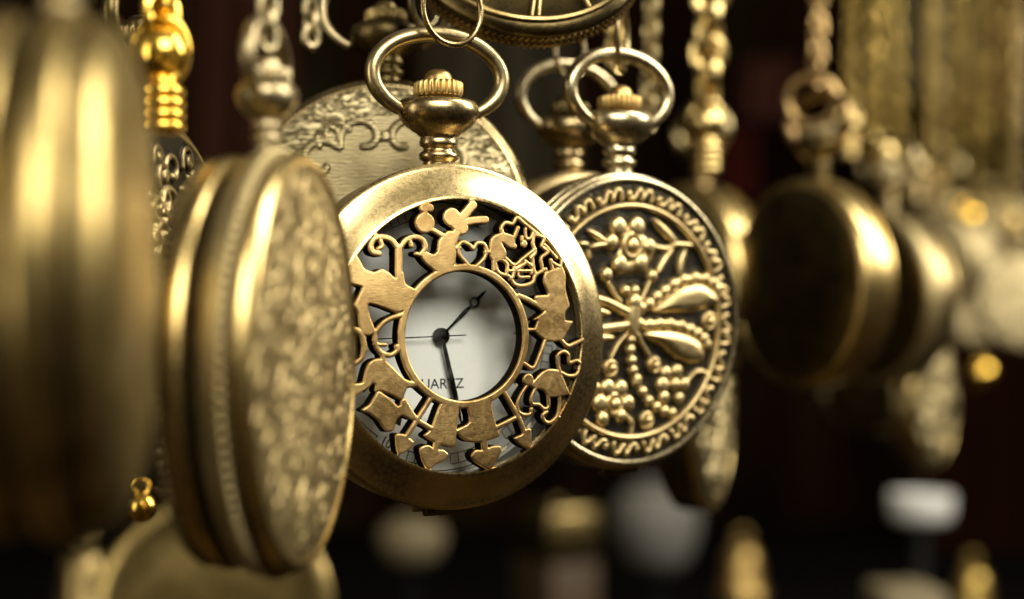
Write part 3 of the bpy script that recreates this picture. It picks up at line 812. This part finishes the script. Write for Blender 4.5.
def fly_extra(X, Y, rad):
    q = (rad-17.35)/0.42
    return 0.75*np.sqrt(np.clip(1-q*q, 0, 1))
def fly_base(rad):
    return 0.42 + 0*rad
EXTRA = [['d', 2.3, 0.5, RELIEF[0][3]], ['r', 0.9, 0.42, [[RELIEF[k][3][0][0], RELIEF[k][3][0][1]] for k in (2, 5, 7, 6, 3)]]]
for q in RELIEF:
    if q[0] == 'd': q[1] = round(q[1]*1.03, 2)
CEN = []
for q in RELIEF:
    if q[0] == 'o': CEN += [['m', q[1]*0.68, 0.05, q[3]], ['d', q[1]*0.60, 1.15, q[3]]]
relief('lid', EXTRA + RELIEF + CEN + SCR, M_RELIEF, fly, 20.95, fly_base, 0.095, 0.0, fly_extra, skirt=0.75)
pendant(fly, 22.6, -2.6, M_RIMFLY, M_CROWN, M_RIMFLY, k=0.97)
m = MB()
for x0, x1, r in ((-3.4, -1.2, 0.75), (-1.1, 1.1, 0.8), (1.2, 3.4, 0.75)): tube(m, [(x0, -22.5, -2.6), (x1, -22.5, -2.6)], r, 14)
build('hinge', m, M_DARKB, fly, 40)

# ------------------------------------------------------------------ other watches
def scroll_prims(seed, R, n, w=0.55, h=0.55):
    rnd = random.Random(seed); out = []
    for i in range(n):
        a = rnd.uniform(0, 6.283); r = R*math.sqrt(rnd.random())*0.92
        cx, cy = r*math.cos(a), r*math.sin(a); t0 = rnd.uniform(0, 6.283); s = rnd.choice((-1, 1)); r0 = rnd.uniform(1.4, 3.0)
        pts = []
        for k in range(9):
            t = t0 + s*k*0.62; rr = r0*(1-k*0.095)
            pts.append([cx+rr*math.cos(t), cy+rr*math.sin(t)])
        out.append(['r', w, h, pts])
        if rnd.random() < 0.6: out.append(['d', w*1.5, h*1.15, [[cx, cy]]])
    return out

def bead_ring(m, R, z, r, n):
    for i in range(n):
        t = 2*math.pi*i/n; c = (R*math.cos(t), R*math.sin(t), z)
        P = [(r*math.sin(u), r*math.cos(u)) for u in np.linspace(0.001, math.pi-0.001, 7)]
        lathe(m, [(a, b) for a, b in P], 10, 'z', c)

def band(m, z0, z1, R, bulge=0.35, inset=0.5, n=120, mat=0):
    zm = (z0+z1)/2; hh = (z1-z0)/2
    lathe(m, [(R-2.2, z0)] + [(R-inset*abs(u)**4-bulge*(1-math.cos(u*1.2)), zm+hh*u) for u in np.linspace(-1, 1, 13)] + [(R-2.2, z1)], n, mat=mat)

def watch(name, label, pos, yaw, R, T, lid='plain', pitch=0, roll=0, mats=(M_CASE, M_BEZEL, M_EMBOSS), beads=False, detail=1, seed=1, pend=True, k=1.0, **kw):
    w = empty(name, label, 'pocket watch', pos, yaw, pitch, roll, GRP)
    m = MB(); lathe(m, back_profile(R, T, -1.2), 96); cb = build('case_body', m, mats[0], w, 40)
    if lid == 'plain':
        m = MB(); lathe(m, [(R*0.95, -1.9), (R*0.99, -1.7), (R, -1.1), (R*0.985, -0.5), (R*0.95, 0.1), (R*0.90, 0.5), (R*0.87, 0.62), (R*0.855, 0.45), (R*0.6, 1.0), (R*0.3, 1.35), (0.01, 1.45)], 96)
        build('lid', m, mats[2], w, 50)
    elif lid == 'bulge':
        m = MB(); lathe(m, [(R*0.95, -1.9), (R*0.99, -1.8), (R, -1.1), (R*0.995, 0.2), (R*0.98, 1.2), (R*0.95, 1.85), (R*0.92, 2.0), (R*0.915, 1.8)], 96)
        build('bezel', m, mats[1], w, 50)
        m = MB(); lathe(m, [(R*0.915, 1.8), (R*0.90, 1.95), (R*0.7, 2.35), (R*0.4, 2.7), (0.01, 2.85)], 96); build('lid', m, mats[2], w, 50)
    else:
        m = MB(); lathe(m, [(R*0.95, -1.9), (R*0.99, -1.7), (R, -1.1), (R*0.985, -0.5), (R*0.955, 0.0), (R*0.93, 0.15), (R*0.92, 0.0), (R*0.92, -0.4)], 96)
        build('bezel', m, mats[1], w, 50)
        relief('lid', scroll_prims(seed, R*0.9, int(70*detail)), mats[2], w, R*0.925, lambda rad: 0.9*(1-(rad/R)**2), 0.22 if detail < 1.5 else 0.15, -0.1)
    if beads:
        m = MB(); bead_ring(m, R*0.985, -T+7.0, 0.62, 110); build('beading', m, mats[1], cb)
    if pend: pendant(w, R, -T*0.45, k=k, **kw)
    return w

# 3. engraved lid behind the pierced watch
eng = watch('pocket_watch', 'pocket watch with an engraved scroll lid, partly behind the pierced watch', at(384, 223, 251), 3, 22.2, 9, 'none_', mats=(M_PEND, M_PEND, M_ENGR), seed=3, pend=False, pitch=-9)
for ch in list(eng.children):
    if ch.name.startswith('lid'): bpy.data.objects.remove(ch, do_unlink=True)
sc = []
def sp(cx, cy, r0, t0, s, n=10, dec=0.075, w=0.42, h=0.42):
    sc.append(['r', w, h, [[cx+r0*(1-k*dec)*math.cos(math.radians(t0+s*k*32)), cy+r0*(1-k*dec)*math.sin(math.radians(t0+s*k*32))] for k in range(n)]])
for i in range(6):
    t = math.radians(90+60*i); 
    for s in (-1, 1):
        c = math.cos(t+s*0.24), math.sin(t+s*0.24)
        sp(c[0]*13.0, c[1]*13.0, 3.6, math.degrees(t)+s*110, -s, w=0.6)
        c = math.cos(t+s*0.50), math.sin(t+s*0.50)
        sp(c[0]*15.0, c[1]*15.0, 2.2, math.degrees(t)-s*70, s, 8)
    sc.append(['d', 0.9, 0.4, [[math.cos(t)*13, math.sin(t)*13]]])
relief('lid', sc, M_ENGR, eng, 22.2*0.925, lambda r: 0.55*(1-(r/22.8)**2), 0.12, -0.05)
pendant(eng, 22.8, -4.5, M_DARKB, M_FILI, M_SILVER, k=0.95, a=10.2, b=7.2, tr=0.85, cy=13.5)

# 4. nearest watch, seen edge-on at the left
big = empty('pocket_watch', 'very blurred smooth watch seen edge-on at the left border, nearest of the row', 'pocket watch', at(97, 276, 141), 97, group=GRP)
m = MB(); lathe(m, [(0.01, -11.4), (10, -11.1), (15.5, -10.4), (18.6, -9.5), (20.0, -8.9)], 120); band(m, -8.9, -5.0, 21.6, 0.8); build('back_lid', m, M_BROAD, big, 40)
m = MB(); band(m, -5.2, -4.2, 20.9, 0.1); band(m, -0.7, 0.4, 20.3, 0.1); build('seam', m, M_BLACK, big, 40)
m = MB(); band(m, -4.3, -0.5, 22.0, 0.7); build('middle_band', m, M_BROAD, big, 40)
m = MB(); lathe(m, [(19.5, 0.2), (20.6, 0.3), (21.0, 0.7), (20.7, 1.4), (19.8, 2.3), (18.4, 3.0), (16.6, 3.5), (12, 4.0), (6, 4.3), (0.01, 4.4)], 120); build('front_lid', m, M_BROAD, big, 40)
pendant(big, 21.8, -3.0, M_SILVER, M_SILVER, M_SILVER)
# 5. embossed lid seen at a slant
slant = empty('pocket_watch', 'blurred watch turned sideways with embossed lid and beaded edge, left of the pierced watch', 'pocket watch', at(294, 362, 184), 82, group=GRP)
m = MB(); lathe(m, [(0.01, -9.6), (12, -9.4), (18.5, -8.8), (20.8, -8.1), (21.4, -7.4)], 120); band(m, -7.4, -5.0, 22.3, 0.4); cb = build('back_lid', m, M_POLISH, slant, 40)
m = MB(); bead_ring(m, 21.5, -8.0, 0.55, 120); build('beading', m, M_DARKB, cb)
m = MB(); band(m, -5.1, -3.5, 21.2, 0.1); band(m, -0.6, 0.3, 21.3, 0.1); build('seam', m, M_BLACK, slant, 40)
m = MB(); band(m, -3.6, -0.5, 22.9, 0.45); mbd = build('middle_band', m, M_SATIN, slant, 40)
m = MB(); bead_ring(m, 22.6, -1.2, 0.62, 112); build('beading', m, M_SATIN, mbd)
m = MB(); lathe(m, [(20.5, 0.1), (22.3, 0.15), (22.6, 0.5), (22.5, 0.9), (22.0, 1.5), (21.6, 1.75), (21.3, 1.7), (21.2, 1.2)], 120); fl = build('front_lid', m, M_POLISH, slant, 40)
relief('lid_emboss', scroll_prims(11, 20.5, 190, 0.40, 0.20), M_EMBOSS, fl, 21.3, lambda rad: 0.5*(1-(rad/21.3)**2) + 1.45, 0.15, 0.0).data.materials[0] = M_SLANTLID
pendant(slant, 23.4, -3.0, M_SILVER, M_SILVER, M_SILVER, k=0.74)
# 6. dark watch in the gap between them
gap = watch('pocket_watch', 'dark watch with a mottled lid in the gap below the yellow gold chain', at(170, 310, 222), 80, 25.0, 9.0, 'emboss',
            mats=(M_DARKB, M_CASE, M_DARKLID), detail=1.2, seed=5, mp=M_DARKB, mc=M_DARKB, mb_=M_DARKB)
# 7. watch above the frame edge, seen from below
top = watch('pocket_watch', 'tilted dark filigree watch cut off by the top edge above the pierced watch', at(524, -66, 250), 10, 18.6, 8.0, 'plain', pitch=-32, roll=8,
            mats=(M_FILI, M_FILI, M_DARKB), mp=M_FILI, mc=M_FILI, mb_=M_FILI)
m = MB()
for s in range(11):
    t = math.radians(170+s*19+9*math.sin(s*2.1))
    tube(m, [(5*math.cos(t), 5*math.sin(t), 2.1), (11*math.cos(t+0.18), 11*math.sin(t+0.18), 1.6), (16.6*math.cos(t+0.1), 16.6*math.sin(t+0.1), 0.9)], 0.4, 8)
for r, z in ((16.9, 0.6), (10.8, 1.6), (5.0, 2.1)):
    tube(m, [(r*math.cos(t), r*math.sin(t), z) for t in np.linspace(0, 2*math.pi, 73)[:-1]], 0.5, 8, True)
build('filigree_wires', m, M_FILI, top)
m = MB()
for z0, dt in ((-2.0, 0.035), (-2.7, -0.035), (-3.4, 0.035)):
    for i in range(120):
        t = 2*math.pi*i/120
        tube(m, [(18.45*math.cos(t), 18.45*math.sin(t), z0-0.36), (18.45*math.cos(t+dt), 18.45*math.sin(t+dt), z0+0.36)], 0.17, 6)
build('woven_band', m, M_CROWN, top)
# 8. watch half hidden behind the dragonfly watch
hid = watch('pocket_watch', 'watch mostly hidden behind the dragonfly watch, only its bow and crown showing', at(586, 311, 276), 33, 22.6, 11, 'plain',
            mats=(M_CASE, M_CASE, M_CASE), mp=M_PEND, mc=M_DARKB, mb_=M_RIMFLY, k=0.97, tr=1.0)
# 9. - 15. the row running off to the right
watch('pocket_watch', 'polished round watch half behind the dragonfly watch, smooth rim catching light', at(683, 280, 405), -60, 23.0, 12, 'bulge',
      mats=(M_POLISH, M_POLISH, M_CASE))
watch('pocket_watch', 'embossed watch hanging edge-on below the polished rim right of the dragonfly watch', at(716, 405, 345), 72, 21.5, 11, 'emboss',
      mats=(M_DARKB, M_POLISH, M_EMBOSS), detail=1.2, seed=8)
watch('pocket_watch', 'blurred dark watch back with a bright polished rim, in the right half', at(801, 284, 372), -60, 23.0, 11, 'bulge',
      mats=(M_POLISH, M_POLISH, M_DARKB), mp=M_DARKB, mc=M_SILVER, mb_=M_COPPER)
watch('pocket_watch', 'blurred watch tucked behind the dark watch back, pale slanted rim showing', at(872, 298, 440), -58, 22.5, 12, 'bulge',
      mats=(M_CASE, M_SATIN, M_DARKB), mp=M_SILVER, mc=M_SILVER, mb_=M_SILVER)
watch('pocket_watch', 'blurred embossed watch hanging lowest at the right, narrow and pale gold', at(936, 400, 470), 58, 19.5, 10, 'emboss',
      mats=(M_CASE, M_POLISH, M_EMBOSS), detail=1.0, seed=14)
watch('pocket_watch', 'small pale gold watch far off at the right, facing the front', at(974, 296, 640), 18, 18.5, 10, 'emboss', pitch=-5,
      mats=(M_CASE, M_FARG, M_FARG), seed=21)
watch('pocket_watch', 'small pale watch far off, cut by the right border', at(1024, 302, 610), 8, 17.0, 10, 'emboss', pitch=-5, mats=(M_CASE, M_FARG, M_FARG), seed=22)
watch('pocket_watch', 'far pale gold watch filling the gap between the slanted rim and the small far watch', at(928, 262, 560), -38, 17.5, 9, 'bulge',
      mats=(M_CASE, M_FARG, M_FARG))
watch('pocket_watch', 'farthest watch, a dim gold disc between the small far watch and the right border', at(1000, 268, 760), 25, 19, 9, 'emboss', mats=(M_CASE, M_FARG, M_FARG), seed=31)
watch('pocket_watch', 'dim watch low behind the dark watch back, its lower edge showing', at(868, 372, 520), -50, 19, 9, 'bulge', mats=(M_CASE, M_CASE, M_DARKB))
# 16. low watch under the left pair
watch('pocket_watch', 'smooth gold watch hanging low, cut by the bottom edge, under the two left watches', at(215, 612, 400), 10, 28, 11, 'plain', pitch=-7,
      mats=(M_BROAD, M_BROAD, M_BROAD))

# ------------------------------------------------------------------ rings and chains
def ring(label, c, r, tr, yaw, pitch, mat, sy=1.0, name='jump_ring', group='wire rings holding the watches'):
    o = empty(name, label, 'wire ring', c, yaw, pitch, group=group)
    m = MB(); tube(m, [(r*math.cos(t), r*sy*math.sin(t), 0) for t in np.linspace(0, 2*math.pi, 65)[:-1]], tr, 12, True)
    me = build('ring_wire', m, mat); 
    me.matrix_world = o.matrix_world; lab = dict(o.items()); nm = o.name
    bpy.data.objects.remove(o, do_unlink=True); me.name = 'jump_ring'
    for k_, v_ in lab.items(): me[k_] = v_
    return me
ring('thin brass ring looped through the bow of the pierced watch', at(452, 9, 235), 4.9, 0.42, 38, 0, M_PEND)
ring('narrow upright wire ring threaded through the bow of the dragonfly watch', at(622, 34, 258), 5.4, 0.42, 78, 0, M_BOW)
ring('pale wire ring above the half-hidden watch', at(570, 52, 268), 4.2, 0.42, 55, 0, M_RIMFLY)
ring('bright steel ring through the bow of the engraved watch', at(424, 2, 255), 3.6, 0.45, 60, 0, M_SILVER)

def link_mesh(L, W, r, mat):
    m = MB(); pts = []
    h = L/2 - W/2
    for i in range(14): t = math.pi*i/13; pts.append((W/2*math.cos(t), h+W/2*math.sin(t), 0))
    for i in range(14): t = math.pi+math.pi*i/13; pts.append((W/2*math.cos(t), -h+W/2*math.sin(t), 0))
    tube(m, pts, r, 8, True)
    o = build('link', m, mat); return o

def chain(label, px, y0, y1, d, L, W, r, mat, twist=90, seed=0, lean=0.0, group='chains hanging between the watches', px_top=None):
    """from picture height y0 (top, outside the frame) down to y1, at distance d"""
    top = at(px if px_top is None else px_top, y0, d); bot = at(px, y1, d)
    o = empty('chain', label, 'chain', bot, 0, group=group)
    p = link_mesh(L, W, r, mat); p.parent = o
    dx = top[0]-bot[0]; dz = top[2]-bot[2]; tot = math.hypot(dx, dz); step = L-2.15*r
    n = min(95, int(tot/step)+1); rnd = random.Random(seed); tilt = -math.atan2(dx, dz)
    for i in range(n):
        q = p if i == 0 else p.copy()
        if i: COL.objects.link(q); q.parent = o
        f = i*step/tot
        q.location = (dx*f*S, dz*f*S, rnd.uniform(-0.15, 0.15)*S)
        q.rotation_euler = Matrix.Rotation(tilt, 3, 'Z').to_4x4() .to_euler()
        q.rotation_euler = (Matrix.Rotation(tilt+rnd.uniform(-0.06, 0.06), 4, 'Z') @ Matrix.Rotation(math.radians(45+i*twist+rnd.uniform(-9, 9)), 4, 'Y')).to_euler()
    return o

def clasp(label, c, k, mat, yaw=20):
    o = empty('chain_clasp', label, 'clasp', c, yaw, group='clasps on the chains')
    m = MB(); lathe(m, [(0.01, 5.2*k), (1.1*k, 5.0*k), (1.5*k, 4.4*k), (1.1*k, 3.8*k), (2.1*k, 3.2*k), (2.9*k, 2.0*k), (3.1*k, 0.6*k), (2.7*k, -0.8*k), (1.7*k, -1.8*k), (1.9*k, -2.3*k), (1.2*k, -2.9*k), (0.01, -3.0*k)], 32, 'y')
    build('bead', m, mat, o, 60)
    m = MB()
    for j in range(4): tube(m, [(1.9*k*math.cos(t), -3.2*k-1.25*k*j, 1.9*k*math.sin(t)) for t in np.linspace(0, 2*math.pi, 33)[:-1]], 0.72*k, 10, True)
    lathe(m, [(0.01, -2.9*k), (1.6*k, -3.0*k), (1.6*k, -7.4*k), (0.01, -7.6*k)], 24, 'y')
    build('collar', m, mat, o, 60)
    m = MB()
    for s in (-1, 1): tube(m, [(s*2.5*k*math.sin(t), 1.2*k+3.4*k*math.cos(t), s*0.9*k) for t in np.linspace(0.2, math.pi-0.2, 17)], 0.7*k, 8)
    build('hoop', m, mat, o, 60)
    return o

# yellow gold chain at the left with its bead clasp
clasp('bright yellow gold bead clasp at the upper left, above the dark watch', at(161, 62, 192), 1.05, M_GOLD)
chain('bright yellow gold chain at the upper left', 161, -80, 14, 192, 4.2, 3.2, 0.75, M_GOLD, 90, 2)
# nickel chain and tag over the slanted watch
chain('blurred silvery chain above the slanted embossed watch', 268, -90, 38, 184, 2.6, 1.9, 0.42, M_SILVER, 90, 3)
chain('second fine silvery chain close to the slanted watch, a little to the right', 311, -90, 36, 196, 2.4, 1.7, 0.4, M_SILVER, 90, 4)
# chains right of centre
chain('chunky pale gold chain to the right of the dragonfly watch bow', 707, -80, 92, 330, 6.2, 5.2, 1.15, M_POLISH, 62, 5, px_top=712)
clasp('pale gold clasp between the dragonfly watch and the dark watch', at(706, 128, 330), 1.15, M_POLISH)
chain('gold chain passing behind the bow of the dragonfly watch', 648, -80, 120, 312, 3.6, 2.6, 0.6, M_BOW, 90, 6, px_top=655)
chain('thin gold chain left of the one behind the dragonfly watch', 616, -80, 60, 300, 4.2, 3.0, 0.65, M_POLISH, 90, 16)
chain('coppery twisted chain over the dark watch back', 816, -80, 78, 372, 3.4, 2.9, 0.66, M_COPPER, 55, 7, px_top=822)
ring('coppery ring at the end of the twisted chain', at(812, 100, 372), 5.2, 0.95, -20, 0, M_COPPER)
far = [(848, 130, 470, M_HAZE, 2.3), (857, 122, 476, M_FILI, 2.2), (868, 150, 480, M_HAZE, 2.4), (878, 136, 492, M_HAZE, 2.2), (889, 142, 500, M_FILI, 2.3), (902, 190, 560, M_HAZE, 2.6),
       (914, 170, 566, M_FILI, 2.6), (927, 182, 580, M_HAZE, 2.6), (940, 205, 600, M_FILI, 2.8), (953, 190, 610, M_HAZE, 2.6), (966, 215, 640, M_PEND, 3.0), (978, 208, 660, M_HAZE, 2.8),
       (992, 230, 690, M_PEND, 3.0), (1006, 215, 640, M_HAZE, 3.0), (1018, 210, 620, M_PEND, 2.8)]
words = ['fine gold chain, first right of the coppery one', 'dull fine chain, second right of the coppery one', 'gold chain, third right of the coppery one', 'gold chain, fourth right of the coppery one',
         'dull chain, fifth right of the coppery one', 'gold chain, fifth right of the coppery one', 'brown chain, seventh right of the coppery one', 'gold chain, sixth right of the coppery one',
         'dull chain over the lowest right-hand watch', 'gold chain just right of the one over the lowest watch', 'pale chain above the small far watch', 'gold chain right behind the small far watch',
         'dull brown chain, third from the right border', 'gold chain, second from the right border', 'pale chain at the right border']
for i, (px, y1, d, mt, L) in enumerate(far):
    if i in (4, 6, 10, 12): continue
    L *= (1.75, 1.35, 2.0)[i % 3]                  # heavier and finer chains side by side
    chain('blurred ' + words[i].replace('fine ', ''), px, -60, y1, d, L, L*0.66, L*0.14, mt, (90, 90, 62)[i % 3], 20+i, px_top=px+(6, -9, 11, -5, 8, -12, 3)[i % 7])
clasp('pale oval clasp between the coppery ring and the far chains', at(848, 128, 440), 1.0, M_POLISH)
clasp('bright clasp right of the oval clasp, above the tucked-away watch', at(882, 158, 450), 1.25, M_POLISH, 60)
clasp('dull clasp over the small far watches', at(915, 172, 540), 1.2, M_CASE, 40)
clasp('gold clasp directly above the small far watch', at(968, 222, 600), 1.5, M_GOLD, 40)
clasp('pale clasp near the right border', at(1010, 226, 620), 1.4, M_POLISH, 40)
# loose charms
def charm(label, c, r, mat):
    o = empty('ball_charm', label, 'charm', c, 0, group='small gold charms')
    m = MB(); lathe(m, [(r*math.sin(u), r*math.cos(u)) for u in np.linspace(0.001, math.pi-0.001, 17)], 32, 'y'); build('ball', m, mat, o, 80)
    m = MB(); tube(m, [(0.9*math.cos(t), r+0.7+0.9*math.sin(t), 0) for t in np.linspace(0, 2*math.pi, 25)[:-1]], 0.25, 8, True); build('eyelet', m, mat, o)
    return o
charm('round yellow gold ball charm under the small far watch', at(981, 373, 560), 4.6, M_GOLD)
charm('tiny yellow gold charm at the bottom between the two left watches', at(142, 507, 205), 1.7, M_GOLD)

# ------------------------------------------------------------------ counter with trinkets and the dark stall behind
ZC = -185.0
m = MB(); box(m, (120, 950, ZC-12), (1900, 900, 24), bev=3)
cn = build('counter_top', m, simple('black velvet', (0.006, 0.005, 0.005), 0.9, 0, 0.3, 0.05)); cn.location = (0, 0, H*S); tag(cn, kind='structure')
def wall_mat():
    mm, n, l, b = newmat('draped backcloth')
    v, _ = coords(n, l, (0.012, 0.012, 0.004))
    f = noise(n, l, v, 1.0, 3, 0.5, 0.4)
    c = ramp(n, l, f, [(0.35, (0.006, 0.004, 0.003)), (0.50, (0.016, 0.006, 0.003)), (0.62, (0.014, 0.010, 0.004)), (0.72, (0.03, 0.025, 0.014))])
    l.new(c, b.inputs['Base Color']); b.inputs['Roughness'].default_value = 0.95; b.inputs['Specular IOR Level'].default_value = 0.0
    return mm
m = MB(); n_ = 160; vs = []; fs = []
for i in range(n_+1):
    x = -900 + 2000*i/n_; y = 1500 + 22*math.sin(i*0.55) + 12*math.sin(i*1.31+1)
    vs += [(x, y, -700), (x, y, 900), (x, y+12, -700), (x, y+12, 900)]
for i in range(n_):
    a = i*4; fs += [(a, a+4, a+5, a+1), (a+6, a+2, a+3, a+7), (a+1, a+5, a+7, a+3), (a, a+2, a+6, a+4)]
m.add(vs, fs); bk = build('backcloth', m, wall_mat()); bk.location = (0, 0, H*S); tag(bk, kind='structure')

def scarf(label, px, d, y0, y1, w, col):
    """a folded strip of cloth hanging at the back"""
    a = at(px, y0, d); b = at(px, y1, d); m = MB(); vs = []; fs = []; n = 24; W = w/FPX*d
    for k in range(9):
        z = a[2] + (b[2]-a[2])*k/8
        for i in range(n+1):
            u = i/n; x = a[0] + (u-0.5)*W*(1-0.06*math.sin(k)); y = d + 5*math.sin(u*19+k*0.2)
            vs += [(x, y, z), (x, y+1.6, z)]
    R_ = 2*(n+1)
    for k in range(8):
        for i in range(n):
            p = k*R_+2*i; fs += [(p, p+2, p+2+R_, p+R_), (p+3, p+1, p+1+R_, p+3+R_)]
    for k in range(8):
        p = k*R_; q = p+2*n; fs += [(p+1, p, p+R_, p+1+R_), (q, q+1, q+1+R_, q+R_)]
    m.add(vs, fs); o = build('scarf', m, simple('cloth '+label[:12], col, 0.9, 0, 0.3, 0.08)); o.location = (0, 0, H*S)
    return tag(o, label, 'scarf', 'scarves hanging at the back of the stall')
scarf('dark brown-red scarf behind the upper left gap', 240, 1000, -60, 330, 110, (0.028, 0.011, 0.007))
scarf('grey-brown scarf behind the bows in the middle', 500, 1100, -60, 330, 150, (0.028, 0.023, 0.015))
scarf('small crimson scarf between the chains right of the dragonfly watch', 738, 900, 130, 200, 36, (0.05, 0.010, 0.008))
scarf('dusty red scarf left of the coppery chain', 768, 1000, 60, 120, 50, (0.05, 0.018, 0.013))
scarf('tan scarf behind the far chains at the upper right', 935, 1150, -60, 90, 120, (0.09, 0.07, 0.035))
scarf('rust brown scarf at the upper right corner', 995, 1200, -60, 110, 90, (0.09, 0.035, 0.015))
scarf('deep red scarf hanging low at the right border', 985, 1250, 330, 640, 130, (0.012, 0.004, 0.002))

def trinket_box(label, px, py, d, s, mat, lidmat, rz=0.3):
    c = at(px, py, d); z0 = ZC; h = s[2]
    o = empty('trinket_box', label, 'trinket box', (c[0], c[1], ZC), 0, group='small boxes on the counter')
    o.matrix_world = Matrix.Translation((c[0]*S, c[1]*S, (ZC+H+0.2)*S))
    m = MB(); box(m, (0, 0, h*0.36), (s[0], s[1], h*0.72), rz=rz, bev=1.5); build('box_body', m, mat, o)
    m = MB(); box(m, (0, 0, h*0.86), (s[0]*1.04, s[1]*1.04, h*0.28), rz=rz, bev=2.5); build('box_lid', m, lidmat, o)
    m = MB(); lathe(m, [(0.01, h+2.4), (1.8, h+2.0), (2.4, h+0.8), (1.5, h-0.4)], 20, 'y'); kb = build('knob', m, lidmat, o); kb.rotation_euler = (math.radians(90), 0, 0)
    return o
M_WHT = simple('grey enamel', (0.12, 0.11, 0.09), 0.6); M_WOOD = simple('brown wood', (0.05, 0.026, 0.007), 0.6); M_BEIGE = simple('beige glaze', (0.16, 0.125, 0.065), 0.7)
M_CLAY = simple('white glaze', (0.17, 0.16, 0.14), 0.7); M_DISH = simple('white china', (0.50, 0.49, 0.46), 0.45); M_TAN = simple('tan card', (0.06, 0.037, 0.012), 0.7)
def hbox(py_top, d): return -(py_top-299.5)/FPX*d - ZC
for lab, px, pt, d, w, dep, mt, ml, rz in (
        ('brown box with a brass lid on the counter below the pierced watch', 556, 505, 800, 26, 36, M_WOOD, M_FILI, 0.5),
        ('tan box at the bottom edge near the right corner', 905, 586, 610, 22, 26, M_BEIGE, M_BEIGE, 0.1)):
    trinket_box(lab, px, 0, d, (w, dep, hbox(pt, d)), mt, ml, rz)
def jar(label, px, pt, pb, hw, d, mat):
    c = at(px, (pt+pb)/2, d); o = empty('jar', label, 'jar', (c[0], c[1], ZC), group='pale jars on the counter')
    o.matrix_world = Matrix.Translation((c[0]*S, c[1]*S, (ZC+H+0.2)*S)); t = c[2]-ZC; r = hw/FPX*d; hh = (pb-pt)/2/FPX*d
    m = MB(); lathe(m, [(0.01, t-hh), (r*0.5, t-hh), (r*0.8, t-hh*0.6), (r*0.97, t-hh*0.1), (r, t+hh*0.3), (r*0.85, t+hh*0.7), (r*0.55, t+hh*0.85), (r*0.6, t+hh), (r*0.5, t+hh), (0.01, t+hh*0.8)], 48); build('jar_body', m, mat, o, 60)
    m = MB(); lathe(m, [(r*0.55, 0), (r*0.5, 2), (r*0.2, 6), (r*0.2, t-hh-3), (r*0.45, t-hh+0.5)], 32); build('jar_foot', m, M_INK, o, 60)
jar('white-grey jar on a dark foot below the dragonfly watch', 656, 482, 572, 44, 900, M_CLAY)
jar('beige jar on a dark foot below the pierced watch', 412, 518, 566, 34, 740, M_BEIGE)
def bell(label, px, py, d, r, mat):
    c = at(px, py, d); o = empty('brass_bell', label, 'bell', (c[0], c[1], ZC), group='brass bells on the counter')
    o.matrix_world = Matrix.Translation((c[0]*S, c[1]*S, (ZC+H+0.2)*S)); t = c[2]-ZC
    m = MB(); lathe(m, [(r*1.25, t-r*1.6), (r*1.2, t-r*1.5), (r*0.95, t-r*0.9), (r*0.85, t), (r*0.7, t+r*0.55), (r*0.35, t+r*0.85), (0.01, t+r*0.92)], 40); build('bell_body', m, mat, o, 60)
    m = MB(); lathe(m, [(r*0.16, 0), (r*0.16, t-r*1.2)], 16); lathe(m, [(r*1.1, 0), (r*1.1, 1.5), (r*0.2, 3.5)], 32); build('stand', m, M_INK, o, 60)
    m = MB(); tube(m, [(r*0.3*math.cos(u), 0, t+r*1.15+r*0.3*math.sin(u)) for u in np.linspace(0, 2*math.pi, 25)[:-1]], r*0.09, 8, True); build('loop', m, mat, o, 60)
for lab, px, py, d, r, mt in (
        ('gold bell on the counter directly under the pierced watch', 532, 530, 860, 9, M_CROWN),
        ('broad gold bell right of the grey-white box, under the edge-on watch', 742, 562, 820, 10, M_CROWN), ('gold bell at the bottom right corner', 972, 586, 720, 9, M_HAZE),
        ('pale bell at the lower left under the nearest watch', 84, 572, 520, 9, M_FILI)):
    bell(lab, px, py, d, r, mt)
# white oval dish
c = at(921, 508, 700); o = empty('oval_dish', 'white oval dish on a dark foot, the brightest spot on the counter', 'dish', (c[0], c[1], ZC)); o.matrix_world = Matrix.Translation((c[0]*S, c[1]*S, (ZC+H+0.2)*S))
hh = c[2]-ZC
m = MB(); lathe(m, [(0.01, 2), (8, 2.2), (12.0, 5), (12.9, 5.8), (13.3, 5), (13, -2), (11.6, -5.2), (7, -6.6), (0.01, -6.6)], 48, 'z', (0, 0, hh), (1, 0.7, 1)); build('dish_bowl', m, M_DISH, o, 50)
m = MB(); lathe(m, [(3, hh-6.6), (2.5, hh*0.5), (5, 6), (9, 1), (9, 0)], 32); build('dish_foot', m, M_INK, o, 50)
